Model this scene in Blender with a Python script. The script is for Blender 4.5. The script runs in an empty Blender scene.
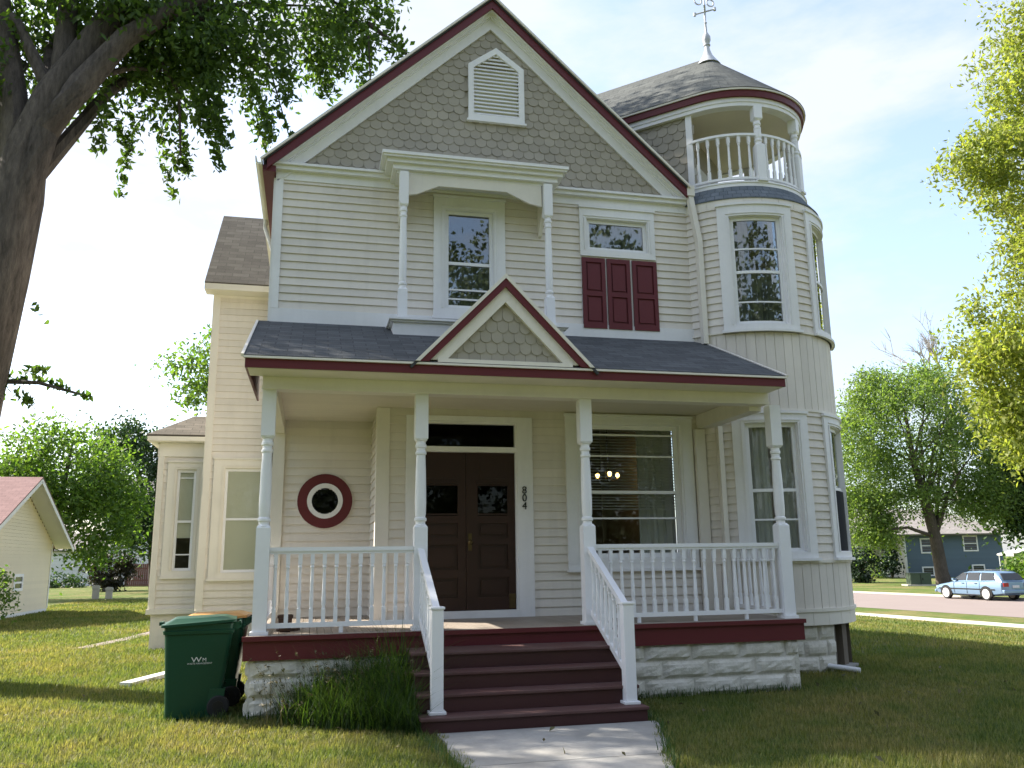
import bpy, math, random
import numpy as np
from mathutils import Vector, Matrix
random.seed(7)
RNG = np.random.default_rng(11)
R = math.radians
scn = bpy.context.scene
COL = scn.collection

# ------------------------------------------------------------------ materials
def mat(name):
    m = bpy.data.materials.new(name); m.use_nodes = True
    nt = m.node_tree
    return m, nt, nt.nodes['Principled BSDF']
def N(nt, t, **k):
    n = nt.nodes.new(t)
    for a, b in k.items():
        if hasattr(n, a): setattr(n, a, b)
        else: n.inputs[a.replace('_', ' ')].default_value = b
    return n
def mixc(nt, fac, a, b, blend='MIX'):
    n = nt.nodes.new('ShaderNodeMix'); n.data_type = 'RGBA'; n.blend_type = blend
    for idx, v in ((0, fac), (6, a), (7, b)):
        if isinstance(v, bpy.types.NodeSocket): nt.links.new(v, n.inputs[idx])
        elif idx == 0: n.inputs[0].default_value = v
        else: n.inputs[idx].default_value = (*v, 1)
    return n.outputs[2]
def ramp(nt, src, stops):
    n = nt.nodes.new('ShaderNodeValToRGB'); e = n.color_ramp.elements
    while len(e) < len(stops): e.new(.5)
    for i, (p, c) in enumerate(stops):
        e[i].position = p; e[i].color = (*c, 1) if len(c) == 3 else c
    nt.links.new(src, n.inputs[0]); return n.outputs[0]
def noise(nt, scale, detail=4, rough=.6, vec=None, stretch=None, coord='Object'):
    tc = nt.nodes.new('ShaderNodeTexCoord'); src = tc.outputs[coord] if vec is None else vec
    if stretch:
        mp = nt.nodes.new('ShaderNodeMapping'); mp.inputs['Scale'].default_value = stretch
        nt.links.new(src, mp.inputs[0]); src = mp.outputs[0]
    n = N(nt, 'ShaderNodeTexNoise'); n.inputs['Scale'].default_value = scale
    n.inputs['Detail'].default_value = detail; n.inputs['Roughness'].default_value = rough
    nt.links.new(src, n.inputs['Vector']); return n.outputs['Fac']
def bump(nt, b, h, strength=.3, dist=.01):
    n = nt.nodes.new('ShaderNodeBump'); n.inputs['Strength'].default_value = strength
    n.inputs['Distance'].default_value = dist
    nt.links.new(h, n.inputs['Height']); nt.links.new(n.outputs[0], b.inputs['Normal'])
def island(nt):
    return nt.nodes.new('ShaderNodeNewGeometry').outputs['Random Per Island']

def paint(name, col, rough=.55, var=.05, dirt=.12, isl=.04, grain=None, dirtcol=None, streak=0):
    """old exterior paint: board to board variation, blotchy weathering, faint brush grain"""
    m, nt, b = mat(name)
    lo = tuple(c * (1 - isl) for c in col); hi = tuple(min(1, c * (1 + isl)) for c in col)
    c = ramp(nt, island(nt), [(0, lo), (1, hi)])
    n1 = noise(nt, 1.3, 5, .65)
    f = ramp(nt, n1, [(.42, (0, 0, 0)), (.75, (dirt, dirt, dirt))])
    c = mixc(nt, f, c, dirtcol or tuple(x * .55 for x in col))
    if streak:
        c = mixc(nt, ramp(nt, noise(nt, 7, 4, .6, stretch=(1, 1, .12)), [(.5, (0, 0, 0)), (.8, (streak,) * 3)]), c, tuple(x * .5 for x in col))
    n2 = noise(nt, 22, 4, .6, stretch=grain or (1, 1, 1))
    f2 = ramp(nt, n2, [(.35, (0, 0, 0)), (.8, (var, var, var))])
    c = mixc(nt, f2, c, tuple(x * .6 for x in col))
    nt.links.new(c, b.inputs['Base Color']); b.inputs['Roughness'].default_value = rough
    b.inputs['Specular IOR Level'].default_value = .3
    bump(nt, b, n2, .15, .004)
    return m

M = {}
M['siding'] = paint('cream siding paint', (.70, .652, .58), .6, .08, .2, .05, (1, 1, 6), streak=.2)
M['ceiling'] = paint('porch ceiling paint', (.66, .61, .5), .6, .1, .2, .03)
M['white'] = paint('white trim paint', (.77, .765, .76), .5, .07, .2, .03, streak=.12)
M['cream_trim'] = paint('cream trim paint', (.73, .69, .61), .5, .07, .2, .03, streak=.12)
M['burgundy'] = paint('burgundy paint', (.118, .021, .025), .45, .12, .2, .03)
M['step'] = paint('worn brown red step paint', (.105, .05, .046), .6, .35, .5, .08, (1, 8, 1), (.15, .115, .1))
M['shingle'] = paint('taupe shingle paint', (.335, .305, .245), .65, .1, .2, .09)
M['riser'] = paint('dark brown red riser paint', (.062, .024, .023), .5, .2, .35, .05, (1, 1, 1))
M['floor'] = paint('grey brown porch floor paint', (.30, .255, .21), .55, .15, .35, .08, (8, 1, 1))
M['pwhite'] = paint('white vinyl rail', (.79, .79, .80), .4, .04, .12, .02)
M['gutter'] = paint('cream gutter metal', (.66, .63, .55), .4, .05, .15, .01)
M['wood'] = paint('dark stained door wood', (.034, .015, .010), .38, .3, .3, .08, (6, 6, .6))
M['crawl'] = paint('weathered grey wood', (.16, .13, .1), .8, .3, .4, .1)
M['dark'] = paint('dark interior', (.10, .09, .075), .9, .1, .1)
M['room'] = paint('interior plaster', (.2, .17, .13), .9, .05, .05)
M['shade'] = paint('roller shade cloth', (.82, .79, .66), .9, .05, .1)
M['curtain'] = paint('grey curtain cloth', (.58, .57, .54), .9, .1, .1)
M['screen'] = paint('dark screen and sheet', (.014, .016, .02), .95, .1, .1)
M['black'] = paint('black iron', (.015, .015, .015), .45, .05, .05)
M['galv'] = paint('galvanised metal', (.5, .52, .55), .4, .1, .15)
M['concrete'] = paint('concrete walk', (.33, .32, .30), .9, .4, .6, .06, None, (.15, .14, .12))
M['green_plastic'] = paint('dark green bin plastic', (.009, .058, .032), .42, .1, .1, .01)
M['yellow_plastic'] = paint('yellow orange bin lid', (.48, .25, .07), .45, .1, .1, .01)
M['black_rubber'] = paint('black rubber', (.02, .02, .021), .7, .1, .1)
M['pot'] = paint('dark brown pot glaze', (.06, .035, .025), .4, .1, .1)
M['print'] = paint('faded white print', (.7, .72, .7), .6, .05, .1)
M['garage'] = paint('cream garage siding', (.74, .65, .47), .6, .08, .12)
M['house_white'] = paint('white lap siding', (.68, .68, .66), .6, .06, .12)
M['house_blue'] = paint('slate blue siding', (.105, .15, .2), .6, .08, .12)
M['util'] = paint('green utility paint', (.06, .085, .055), .5, .08, .15)
M['rust'] = paint('dull red fence stain', (.16, .07, .055), .7, .15, .2)
M['stone_post'] = paint('pale pedestal plastic', (.33, .32, .26), .7, .1, .1)

def rockmat():
    m, nt, b = mat('rock faced cream block')
    n = noise(nt, 9, 8, .7); n2 = noise(nt, 2.2, 4, .6)
    c = ramp(nt, n, [(.3, (.52, .49, .41)), (.6, (.68, .65, .57)), (.85, (.75, .72, .65))])
    c = mixc(nt, ramp(nt, n2, [(.5, (0, 0, 0)), (.75, (.4, .4, .4))]), c, (.36, .33, .25))
    nt.links.new(c, b.inputs['Base Color']); b.inputs['Roughness'].default_value = .9
    bump(nt, b, noise(nt, 30, 8, .7), .55, .02)
    return m
M['rock'] = rockmat()

def roofmat(name, c1, c2, cm, row=.14, tab=.3):
    m, nt, b = mat(name)
    uv = nt.nodes.new('ShaderNodeUVMap')
    br = nt.nodes.new('ShaderNodeTexBrick'); nt.links.new(uv.outputs[0], br.inputs['Vector'])
    br.inputs['Scale'].default_value = 1; br.inputs['Brick Width'].default_value = tab
    br.inputs['Row Height'].default_value = row; br.inputs['Mortar Size'].default_value = .006
    br.inputs['Mortar Smooth'].default_value = .3
    br.inputs['Color1'].default_value = (*c1, 1); br.inputs['Color2'].default_value = (*c2, 1)
    br.inputs['Mortar'].default_value = (*cm, 1)
    g = noise(nt, 90, 3, .7, vec=uv.outputs[0]); g2 = noise(nt, 5, 5, .7, vec=uv.outputs[0])
    c = mixc(nt, ramp(nt, g, [(.3, (0, 0, 0)), (.75, (.6, .6, .6))]), br.outputs['Color'], tuple(x * 1.7 for x in c2))
    c = mixc(nt, ramp(nt, g2, [(.4, (.0,) * 3), (.75, (.3,) * 3)]), c, tuple(x * .7 for x in c1))
    nt.links.new(c, b.inputs['Base Color']); b.inputs['Roughness'].default_value = .95
    b.inputs['Specular IOR Level'].default_value = .15
    inv = nt.nodes.new('ShaderNodeMath'); inv.operation = 'SUBTRACT'; inv.inputs[0].default_value = 1
    nt.links.new(br.outputs['Fac'], inv.inputs[1])
    bump(nt, b, inv.outputs[0], .6, .012)
    return m
M['roof'] = roofmat('charcoal asphalt shingle', (.047, .05, .052), (.098, .103, .107), (.02, .02, .021))
M['roof_brown'] = roofmat('weathered brown grey shingle', (.07, .063, .054), (.16, .145, .125), (.022, .02, .018), .15, .32)
M['roof_tower'] = roofmat('grey turret shingle', (.062, .067, .066), (.105, .112, .108), (.025, .025, .025), .15, .3)
M['roof_flare'] = roofmat('blue grey scalloped shingle', (.085, .10, .115), (.14, .16, .18), (.035, .042, .05), .11, .13)
M['roof_red'] = roofmat('dull red shingle', (.165, .10, .095), (.235, .148, .14), (.09, .055, .052), .15, .3)
M['roof_grey'] = roofmat('grey house shingle', (.16, .15, .14), (.24, .22, .21), (.08, .08, .08), .2, .4)

def glassmat(name='window glass', tint=(.82, .86, .84), k=1.0):
    m, nt, b = mat(name); nt.nodes.remove(b)
    out = nt.nodes['Material Output']
    tr = N(nt, 'ShaderNodeBsdfTransparent'); tr.inputs[0].default_value = (*tint, 1)
    gl = N(nt, 'ShaderNodeBsdfGlossy'); gl.inputs['Roughness'].default_value = .012
    gl.inputs[0].default_value = (1, 1, 1, 1)
    n = noise(nt, 1.4, 2, .5)
    bp_ = nt.nodes.new('ShaderNodeBump'); bp_.inputs['Strength'].default_value = .015; bp_.inputs['Distance'].default_value = .05
    nt.links.new(n, bp_.inputs['Height']); nt.links.new(bp_.outputs[0], gl.inputs['Normal'])
    fr = N(nt, 'ShaderNodeFresnel'); fr.inputs[0].default_value = 1.55
    ma = nt.nodes.new('ShaderNodeMath'); ma.operation = 'MULTIPLY_ADD'; ma.use_clamp = True
    ma.inputs[1].default_value = 1.0 * k; ma.inputs[2].default_value = .0
    nt.links.new(fr.outputs[0], ma.inputs[0])
    mx = N(nt, 'ShaderNodeMixShader'); nt.links.new(ma.outputs[0], mx.inputs[0])
    nt.links.new(tr.outputs[0], mx.inputs[1]); nt.links.new(gl.outputs[0], mx.inputs[2])
    nt.links.new(mx.outputs[0], out.inputs[0]); return m
M['glass'] = glassmat(tint=(.88, .9, .88), k=.42)
M['glass_dark'] = glassmat('dim door glass', (.5, .52, .5), .16)
M['glass_old'] = glassmat('old storm glass', (.72, .76, .75), 2.4)

def leafmat(name, cols, trans=.45, tcol=None, gloss=.35):
    m, nt, b = mat(name)
    out = nt.nodes['Material Output']
    k = len(cols)
    c = ramp(nt, island(nt), [(i / (k - 1), col) for i, col in enumerate(cols)])
    big = noise(nt, .55, 3, .6)
    c = mixc(nt, ramp(nt, big, [(.35, (0, 0, 0)), (.7, (.55,) * 3)]), c, cols[0])
    nt.links.new(c, b.inputs['Base Color']); b.inputs['Roughness'].default_value = .55
    b.inputs['Specular IOR Level'].default_value = gloss
    tl = N(nt, 'ShaderNodeBsdfTranslucent')
    tc = mixc(nt, 1.0, c, tcol or (1.9, 2.0, .8), 'MULTIPLY'); nt.links.new(tc, tl.inputs[0])
    mx = N(nt, 'ShaderNodeMixShader'); mx.inputs[0].default_value = trans
    nt.links.new(b.outputs[0], mx.inputs[1]); nt.links.new(tl.outputs[0], mx.inputs[2])
    nt.links.new(mx.outputs[0], out.inputs[0]); return m
M['leaf_elm'] = leafmat('elm leaves', [(.04, .075, .018), (.065, .115, .026), (.10, .155, .035)], .5)
M['leaf_mid'] = leafmat('mid green leaves', [(.05, .10, .022), (.09, .155, .032), (.15, .215, .045)], .5)
M['leaf_dark'] = leafmat('dark green leaves', [(.02, .045, .016), (.035, .07, .022), (.05, .09, .03)], .3)
M['leaf_yellow'] = leafmat('yellow green leaves', [(.14, .18, .04), (.22, .26, .06), (.32, .32, .085)], .52, (1.7, 1.75, .8))
M['leaf_locust'] = leafmat('fine locust leaves', [(.075, .125, .038), (.13, .195, .055), (.21, .27, .085)], .5)
M['leaf_ever'] = leafmat('evergreen needles', [(.012, .03, .016), (.025, .05, .024)], .15)
M['leaf_purple'] = leafmat('dark purple brown leaves', [(.018, .018, .014), (.035, .026, .02), (.03, .04, .018)], .2)
def grassmat():
    m, nt, b = mat('lawn grass blades'); out = nt.nodes['Material Output']
    i = island(nt)
    g = ramp(nt, i, [(0, (.062, .096, .026)), (.5, (.115, .15, .042)), (1, (.19, .2, .068))])
    t = ramp(nt, i, [(0, (.14, .135, .045)), (.5, (.25, .21, .085)), (1, (.36, .30, .14))])
    c = mixc(nt, patchfac(nt), g, t)
    nt.links.new(c, b.inputs['Base Color']); b.inputs['Roughness'].default_value = .6; b.inputs['Specular IOR Level'].default_value = .2
    tl = N(nt, 'ShaderNodeBsdfTranslucent'); tc = mixc(nt, 1.0, c, (1.5, 1.6, .75), 'MULTIPLY'); nt.links.new(tc, tl.inputs[0])
    mx = N(nt, 'ShaderNodeMixShader'); mx.inputs[0].default_value = .4; nt.links.new(b.outputs[0], mx.inputs[1]); nt.links.new(tl.outputs[0], mx.inputs[2]); nt.links.new(mx.outputs[0], out.inputs[0]); return m
def patchfac(nt):
    n1 = noise(nt, .42, 6, .65); n2 = noise(nt, 3.2, 6, .7)
    q = nt.nodes.new('ShaderNodeMath'); q.operation = 'MULTIPLY_ADD'; q.inputs[1].default_value = .5
    nt.links.new(n2, q.inputs[0]); nt.links.new(n1, q.inputs[2])
    return ramp(nt, q.outputs[0], [(.68, (0, 0, 0)), (.92, (.9, .9, .9))])
M['weed'] = leafmat('tall weed blades', [(.024, .054, .014), (.05, .095, .022), (.09, .135, .034)], .38)
M['straw'] = leafmat('dry seed stalks', [(.07, .075, .03), (.16, .13, .065)], .2, (1, 1, .8))

def barkmat(name, a, b_, scale=5):
    m, nt, b = mat(name)
    n = noise(nt, scale, 8, .72, stretch=(2.6, 2.6, .55)); n2 = noise(nt, 1.2, 3, .5)
    c = ramp(nt, n, [(.32, a), (.68, b_)])
    c = mixc(nt, ramp(nt, n2, [(.4, (0, 0, 0)), (.7, (.4,) * 3)]), c, tuple(x * .7 for x in a))
    nt.links.new(c, b.inputs['Base Color']); b.inputs['Roughness'].default_value = .95
    bump(nt, b, n, 1.0, .06); return m
M['bark'] = barkmat('furrowed elm bark', (.038, .03, .025), (.165, .135, .112), 4.2)
M['bark_pale'] = barkmat('pale dead wood', (.2, .18, .16), (.34, .31, .28), 8)
M['bark2'] = barkmat('grey brown bark', (.05, .04, .032), (.14, .11, .085), 8)

def groundmat():
    m, nt, b = mat('lawn soil and thatch')
    n1 = noise(nt, .42, 6, .65); n2 = noise(nt, 3.2, 6, .7); n3 = noise(nt, 40, 4, .75)
    g = ramp(nt, n3, [(.3, (.058, .095, .022)), (.55, (.105, .15, .036)), (.8, (.165, .19, .058))])
    t = ramp(nt, n3, [(.3, (.15, .12, .055)), (.6, (.25, .21, .095)), (.85, (.34, .29, .15))])
    f = patchfac(nt)
    c = mixc(nt, f, g, t)
    nt.links.new(c, b.inputs['Base Color']); b.inputs['Roughness'].default_value = 1
    b.inputs['Specular IOR Level'].default_value = .1
    bump(nt, b, n3, .9, .05); return m
M['ground'] = groundmat(); M['grass'] = grassmat()
M['leaf_far'] = leafmat('far tree leaves', [(.04, .058, .026), (.065, .09, .038), (.10, .125, .06)], .3, (1.3, 1.3, .9))
def asphalt(name, a, b_):
    m, nt, b = mat(name)
    n = noise(nt, 60, 4, .7); n2 = noise(nt, .8, 5, .6)
    c = ramp(nt, n, [(.3, a), (.7, b_)])
    c = mixc(nt, ramp(nt, n2, [(.4, (0, 0, 0)), (.7, (.35,) * 3)]), c, a)
    nt.links.new(c, b.inputs['Base Color']); b.inputs['Roughness'].default_value = .9; return m
M['street'] = asphalt('pinkish worn street', (.165, .13, .118), (.24, .195, .178))
M['kerb'] = asphalt('pale kerb concrete', (.38, .36, .31), (.5, .47, .41))

def carpaint():
    m, nt, b = mat('light blue car paint')
    b.inputs['Base Color'].default_value = (.17, .27, .39, 1); b.inputs['Metallic'].default_value = .45
    b.inputs['Roughness'].default_value = .3; b.inputs['Coat Weight'].default_value = .6
    return m
M['car'] = carpaint()
def plain(name, col, rough=.4, metal=0):
    m, nt, b = mat(name); n = noise(nt, 14, 3, .6)
    c = ramp(nt, n, [(.3, tuple(x * .85 for x in col)), (.7, col)]); nt.links.new(c, b.inputs['Base Color'])
    b.inputs['Roughness'].default_value = rough; b.inputs['Metallic'].default_value = metal; return m
M['car_glass'] = plain('tinted car glass', (.03, .035, .04), .08)
M['chrome'] = plain('silver wheel trim', (.55, .55, .55), .4, .2)
M['red_lens'] = plain('red lamp lens', (.3, .015, .012), .2)
M['clear_lens'] = plain('clear lamp lens', (.6, .6, .58), .15)
M['plate'] = plain('number plate', (.6, .62, .62), .4)
M['brass'] = plain('old brass', (.12, .085, .04), .35, .9)
def lampmat():
    m, nt, b = mat('lit bulb'); b.inputs['Base Color'].default_value = (.9, .75, .4, 1)
    b.inputs['Emission Color'].default_value = (1, .62, .2, 1); b.inputs['Emission Strength'].default_value = 4; return m
M['bulb'] = lampmat()

# ------------------------------------------------------------------ mesh builder
class MB:
    def __init__(s): s.v = []; s.f = []; s.uv = []
    def add(s, pts, faces, uvs=None):
        o = len(s.v); s.v += [tuple(p) for p in pts]
        for i, f in enumerate(faces):
            s.f.append([o + k for k in f]); s.uv.append(uvs[i] if uvs else None)
    def poly(s, pts, uv=None): s.add(pts, [list(range(len(pts)))], [uv] if uv else None)
    def hexa(s, p):   # p[0..3] back/bottom ring, p[4..7] the ring opposite
        s.add(p, [(3, 2, 1, 0), (4, 5, 6, 7), (0, 1, 5, 4), (1, 2, 6, 5), (2, 3, 7, 6), (3, 0, 4, 7)])
    def box(s, x0, x1, y0, y1, z0, z1):
        s.hexa([(x0, y0, z0), (x1, y0, z0), (x1, y1, z0), (x0, y1, z0), (x0, y0, z1), (x1, y0, z1), (x1, y1, z1), (x0, y1, z1)])
    def bar(s, a, b, w, h, up=(0, 0, 1)):
        a, b = Vector(a), Vector(b); d = (b - a).normalized(); sd = d.cross(Vector(up)).normalized() * (w / 2)
        u = sd.cross(d).normalized() * (h / 2)
        s.hexa([a - sd - u, a + sd - u, a + sd + u, a - sd + u, b - sd - u, b + sd - u, b + sd + u, b - sd + u])
    def tube(s, pts, rad, n=10, cap=True, jit=0):
        rings = []; pts = [Vector(p) for p in pts]
        ref = Vector((.31, .17, 1)) if abs((pts[-1] - pts[0]).normalized().z) < .9 else Vector((1, .2, .1))
        for i, p in enumerate(pts):
            t = (pts[min(i + 1, len(pts) - 1)] - pts[max(i - 1, 0)]).normalized()
            a = t.cross(ref).normalized(); b = t.cross(a)
            r = rad[i] if hasattr(rad, '__len__') else rad
            rings.append([p + (a * math.cos(2 * math.pi * k / n) + b * math.sin(2 * math.pi * k / n)) * r * (1 + jit * random.uniform(-1, 1)) for k in range(n)])
        v = [q for r_ in rings for q in r_]; f = []
        for i in range(len(pts) - 1):
            for k in range(n): f.append((i * n + k, i * n + (k + 1) % n, (i + 1) * n + (k + 1) % n, (i + 1) * n + k))
        if cap: f += [tuple(range(n - 1, -1, -1)), tuple(range((len(pts) - 1) * n, len(pts) * n))]
        s.add(v, f)
    def lathe(s, prof, c=(0, 0, 0), n=14, sq=False):
        v = []; f = []
        for r, z in prof:
            for k in range(n):
                a = 2 * math.pi * (k + .5) / n
                v.append((c[0] + r * math.cos(a), c[1] + r * math.sin(a), c[2] + z))
        for i in range(len(prof) - 1):
            for k in range(n): f.append((i * n + k, i * n + (k + 1) % n, (i + 1) * n + (k + 1) % n, (i + 1) * n + k))
        f += [tuple(range(n - 1, -1, -1)), tuple(range((len(prof) - 1) * n, len(prof) * n))]
        s.add(v, f)
    def extr(s, poly, fn, t0, t1):   # closed 2-D outline, fn(a, b, t) -> point
        n = len(poly)
        v = [fn(a, b, t0) for a, b in poly] + [fn(a, b, t1) for a, b in poly]
        f = [tuple(range(n - 1, -1, -1)), tuple(range(n, 2 * n))] + [(i, (i + 1) % n, n + (i + 1) % n, n + i) for i in range(n)]
        s.add(v, f)
    def build(s, name, m, parent=None, smooth=False, bevel=0, loc=None, fix=True):
        me = bpy.data.meshes.new(name)
        off = Vector((0, 0, 0))
        if parent is not None:
            p = parent
            while p is not None: off += p.location; p = p.parent
        if loc is not None: off = Vector(loc)
        me.from_pydata([tuple(Vector(q) - off) for q in s.v], [], s.f)
        if any(u is not None for u in s.uv):
            ul = me.uv_layers.new(name='UVMap'); k = 0
            for f, u in zip(s.f, s.uv):
                for j in range(len(f)): ul.data[k].uv = u[j] if u else (0, 0); k += 1
        me.materials.append(m)
        if fix:
            import bmesh
            b = bmesh.new(); b.from_mesh(me); bmesh.ops.recalc_face_normals(b, faces=b.faces); b.to_mesh(me); b.free()
        if smooth:
            me.polygons.foreach_set('use_smooth', [True] * len(me.polygons)); me.set_sharp_from_angle(angle=R(38))
        o = bpy.data.objects.new(name, me); COL.objects.link(o)
        if parent is not None: o.parent = parent
        elif loc is not None: o.location = loc
        if bevel:
            bv = o.modifiers.new('bevel', 'BEVEL'); bv.width = bevel; bv.segments = 2; bv.limit_method = 'ANGLE'
        return o
def tag(o, label=None, cat=None, group=None, kind=None):
    for k, v in (('label', label), ('category', cat), ('group', group), ('kind', kind)):
        if v: o[k] = v
    return o
def empty(name, loc, label, cat, group=None):
    o = bpy.data.objects.new(name, None); o.location = loc; o.empty_display_size = .2; COL.objects.link(o)
    return tag(o, label, cat, group)
def place(mesh_obj, parent, loc, name=None):
    """another child that shares a mesh; loc in world coordinates"""
    o = mesh_obj.copy(); COL.objects.link(o); o.parent = parent
    off = Vector((0, 0, 0)); p = parent
    while p is not None: off += p.location; p = p.parent
    o.location = Vector(loc) - off
    return o

# wall mappers: s runs to the right seen from outside, d outward
class Flat:
    step = 99
    def __init__(s, o, ux): s.o = o; l = math.hypot(*ux); s.u = (ux[0] / l, ux[1] / l); s.n = (s.u[1], -s.u[0])
    def p(s, a, z, d): return (s.o[0] + s.u[0] * a + s.n[0] * d, s.o[1] + s.u[1] * a + s.n[1] * d, z)
class Cyl:
    step = .085
    def __init__(s, c, r): s.c = c; s.r = r
    def p(s, a, z, d):
        t = a / s.r; return (s.c[0] + (s.r + d) * math.cos(t), s.c[1] + (s.r + d) * math.sin(t), z)
    def a(s, deg): return R(deg) * s.r
def cuts(W, s0, s1):
    n = max(1, math.ceil((s1 - s0) / W.step - 1e-6)); return [s0 + (s1 - s0) * i / n for i in range(n + 1)]
def strip(mb, W, s0, s1, z0, z1, d0, d1, ztop=None):
    c = cuts(W, s0, s1); v = []; f = []
    for a in c: v += [W.p(a, z0, d0), W.p(a, z0, d1), W.p(a, z1, d1), W.p(a, z1, d0)]
    for i in range(len(c) - 1):
        for k in range(4): f.append((i * 4 + k, i * 4 + (k + 1) % 4, i * 4 + 4 + (k + 1) % 4, i * 4 + 4 + k))
    f += [(3, 2, 1, 0), tuple(len(v) - 4 + k for k in range(4))]
    mb.add(v, f)
def span(poly, z):
    xs = []
    for i in range(len(poly)):
        (a, za), (b, zb) = poly[i], poly[(i + 1) % len(poly)]
        if (za <= z < zb) or (zb <= z < za): xs.append(a + (b - a) * (z - za) / (zb - za))
    xs.sort(); return list(zip(xs[::2], xs[1::2]))
def minus(iv, a, b):
    out = []
    for x, y in iv:
        if b <= x or a >= y: out.append((x, y)); continue
        if a > x: out.append((x, a))
        if b < y: out.append((b, y))
    return out
def clap(mb, W, poly, holes=(), course=.115, z0=None, out=.021):
    zmin = min(z for _, z in poly); zmax = max(z for _, z in poly); z = zmin if z0 is None else z0
    while z < zmax - 1e-4:
        zb = min(z + course, zmax); lev = sorted({z, zb, *[q for h in holes for q in h[2:] if z < q < zb]})
        for za_, zb_ in zip(lev, lev[1:]):
            if zb_ - za_ < .002: continue
            zm = (za_ + zb_) / 2; iv = span(poly, zm)
            for h in holes:
                if h[2] < zm < h[3]: iv = minus(iv, h[0], h[1])
            da = out * (1 - (za_ - z) / course) + .002; db = out * (1 - (zb_ - z) / course) + .002
            for s0, s1 in iv:
                if s1 - s0 < .004: continue
                c = cuts(W, s0, s1); v = []; f = []
                for a in c: v += [W.p(a, za_, 0), W.p(a, za_, da), W.p(a, zb_, db)]
                for i in range(len(c) - 1):
                    b = i * 3; f += [(b, b + 3, b + 4, b + 1), (b + 1, b + 4, b + 5, b + 2)]
                mb.add(v, f)
        z = zb
def inpoly(poly, x, z):
    return any(a <= x <= b for a, b in span(poly, z))
def scales(mb, W, poly, holes=(), w=.18, row=.145, thick=.008):
    zmin = min(z for _, z in poly); zmax = max(z for _, z in poly)
    smin = min(s for s, _ in poly); smax = max(s for s, _ in poly)
    r = 0; z = zmin - row * .3
    while z < zmax:
        s = smin - w + (w / 2 if r % 2 else 0)
        while s < smax + w:
            cx, cz = s + w / 2, z + row * .5
            if (inpoly(poly, cx, min(max(cz, zmin + .01), zmax - .01)) or inpoly(poly, s, cz) or inpoly(poly, s + w, cz)) and not any(h[0] < cx < h[1] and h[2] < cz < h[3] for h in holes):
                g = w * .488; jz = random.uniform(-.006, .006); jd = random.uniform(0, .004)
                pr = [(-g, row * 1.35), (-g, row * .46), (-g * .95, row * .3), (-g * .8, row * .15), (-g * .5, row * .03), (0, -.006), (g * .5, row * .03), (g * .8, row * .15), (g * .95, row * .3), (g, row * .46), (g, row * 1.35)]
                F = []; B = []
                for a, b in pr:
                    d = thick + .014 * (1 - b / (row * 1.35)) + jd
                    F.append(W.p(cx + a, z + b + jz, d)); B.append(W.p(cx + a, z + b + jz, d - thick))
                n = len(pr); mb.add(F + B, [tuple(range(n))] + [(i, n + i, n + i + 1, i + 1) for i in range(n - 1)])
            s += w
        z += row; r += 1
def rocks(mb, W, s0, s1, z0, z1, courses, blk=.58):
    h = (z1 - z0) / courses
    for c in range(courses):
        s = s0 - (blk * .5 if c % 2 else 0)
        while s < s1 - .02:
            a, b = max(s, s0), min(s + blk * random.uniform(.92, 1.08), s1)
            if b - a > .05:
                nx, nz = 9, 6; v = []; f = []
                for j in range(nz):
                    for i in range(nx):
                        ex = min(i, nx - 1 - i); ez = min(j, nz - 1 - j); e = min(ex, ez)
                        d = -.006 if e == 0 else (.024 if e == 1 else .031) + random.uniform(-.006, .008)
                        v.append(W.p(a + .006 + (b - a - .012) * i / (nx - 1), z0 + c * h + .008 + (h - .016) * j / (nz - 1), d))
                for j in range(nz - 1):
                    for i in range(nx - 1): f.append((j * nx + i, j * nx + i + 1, j * nx + nx + i + 1, j * nx + nx + i))
                mb.add(v, f)
            s = b if b > s else s + blk
    strip(mb, W, s0, s1, z0, z1, -.06, -.008)

# ------------------------------------------------------------------ the house
HOUSE = empty('victorian_house', (3.7, 5, 0), 'cream two storey house with burgundy trim, round corner tower, gable and front porch', 'house')
D = 1.8; ZF = .836; ZC = 3.656
FR = Flat((0, D), (1, 0)); REC = Flat((0, 3.1), (1, 0))
def part(mb, name, m, parent=HOUSE, **k): return mb.build(name, M[m], parent, **k)

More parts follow.
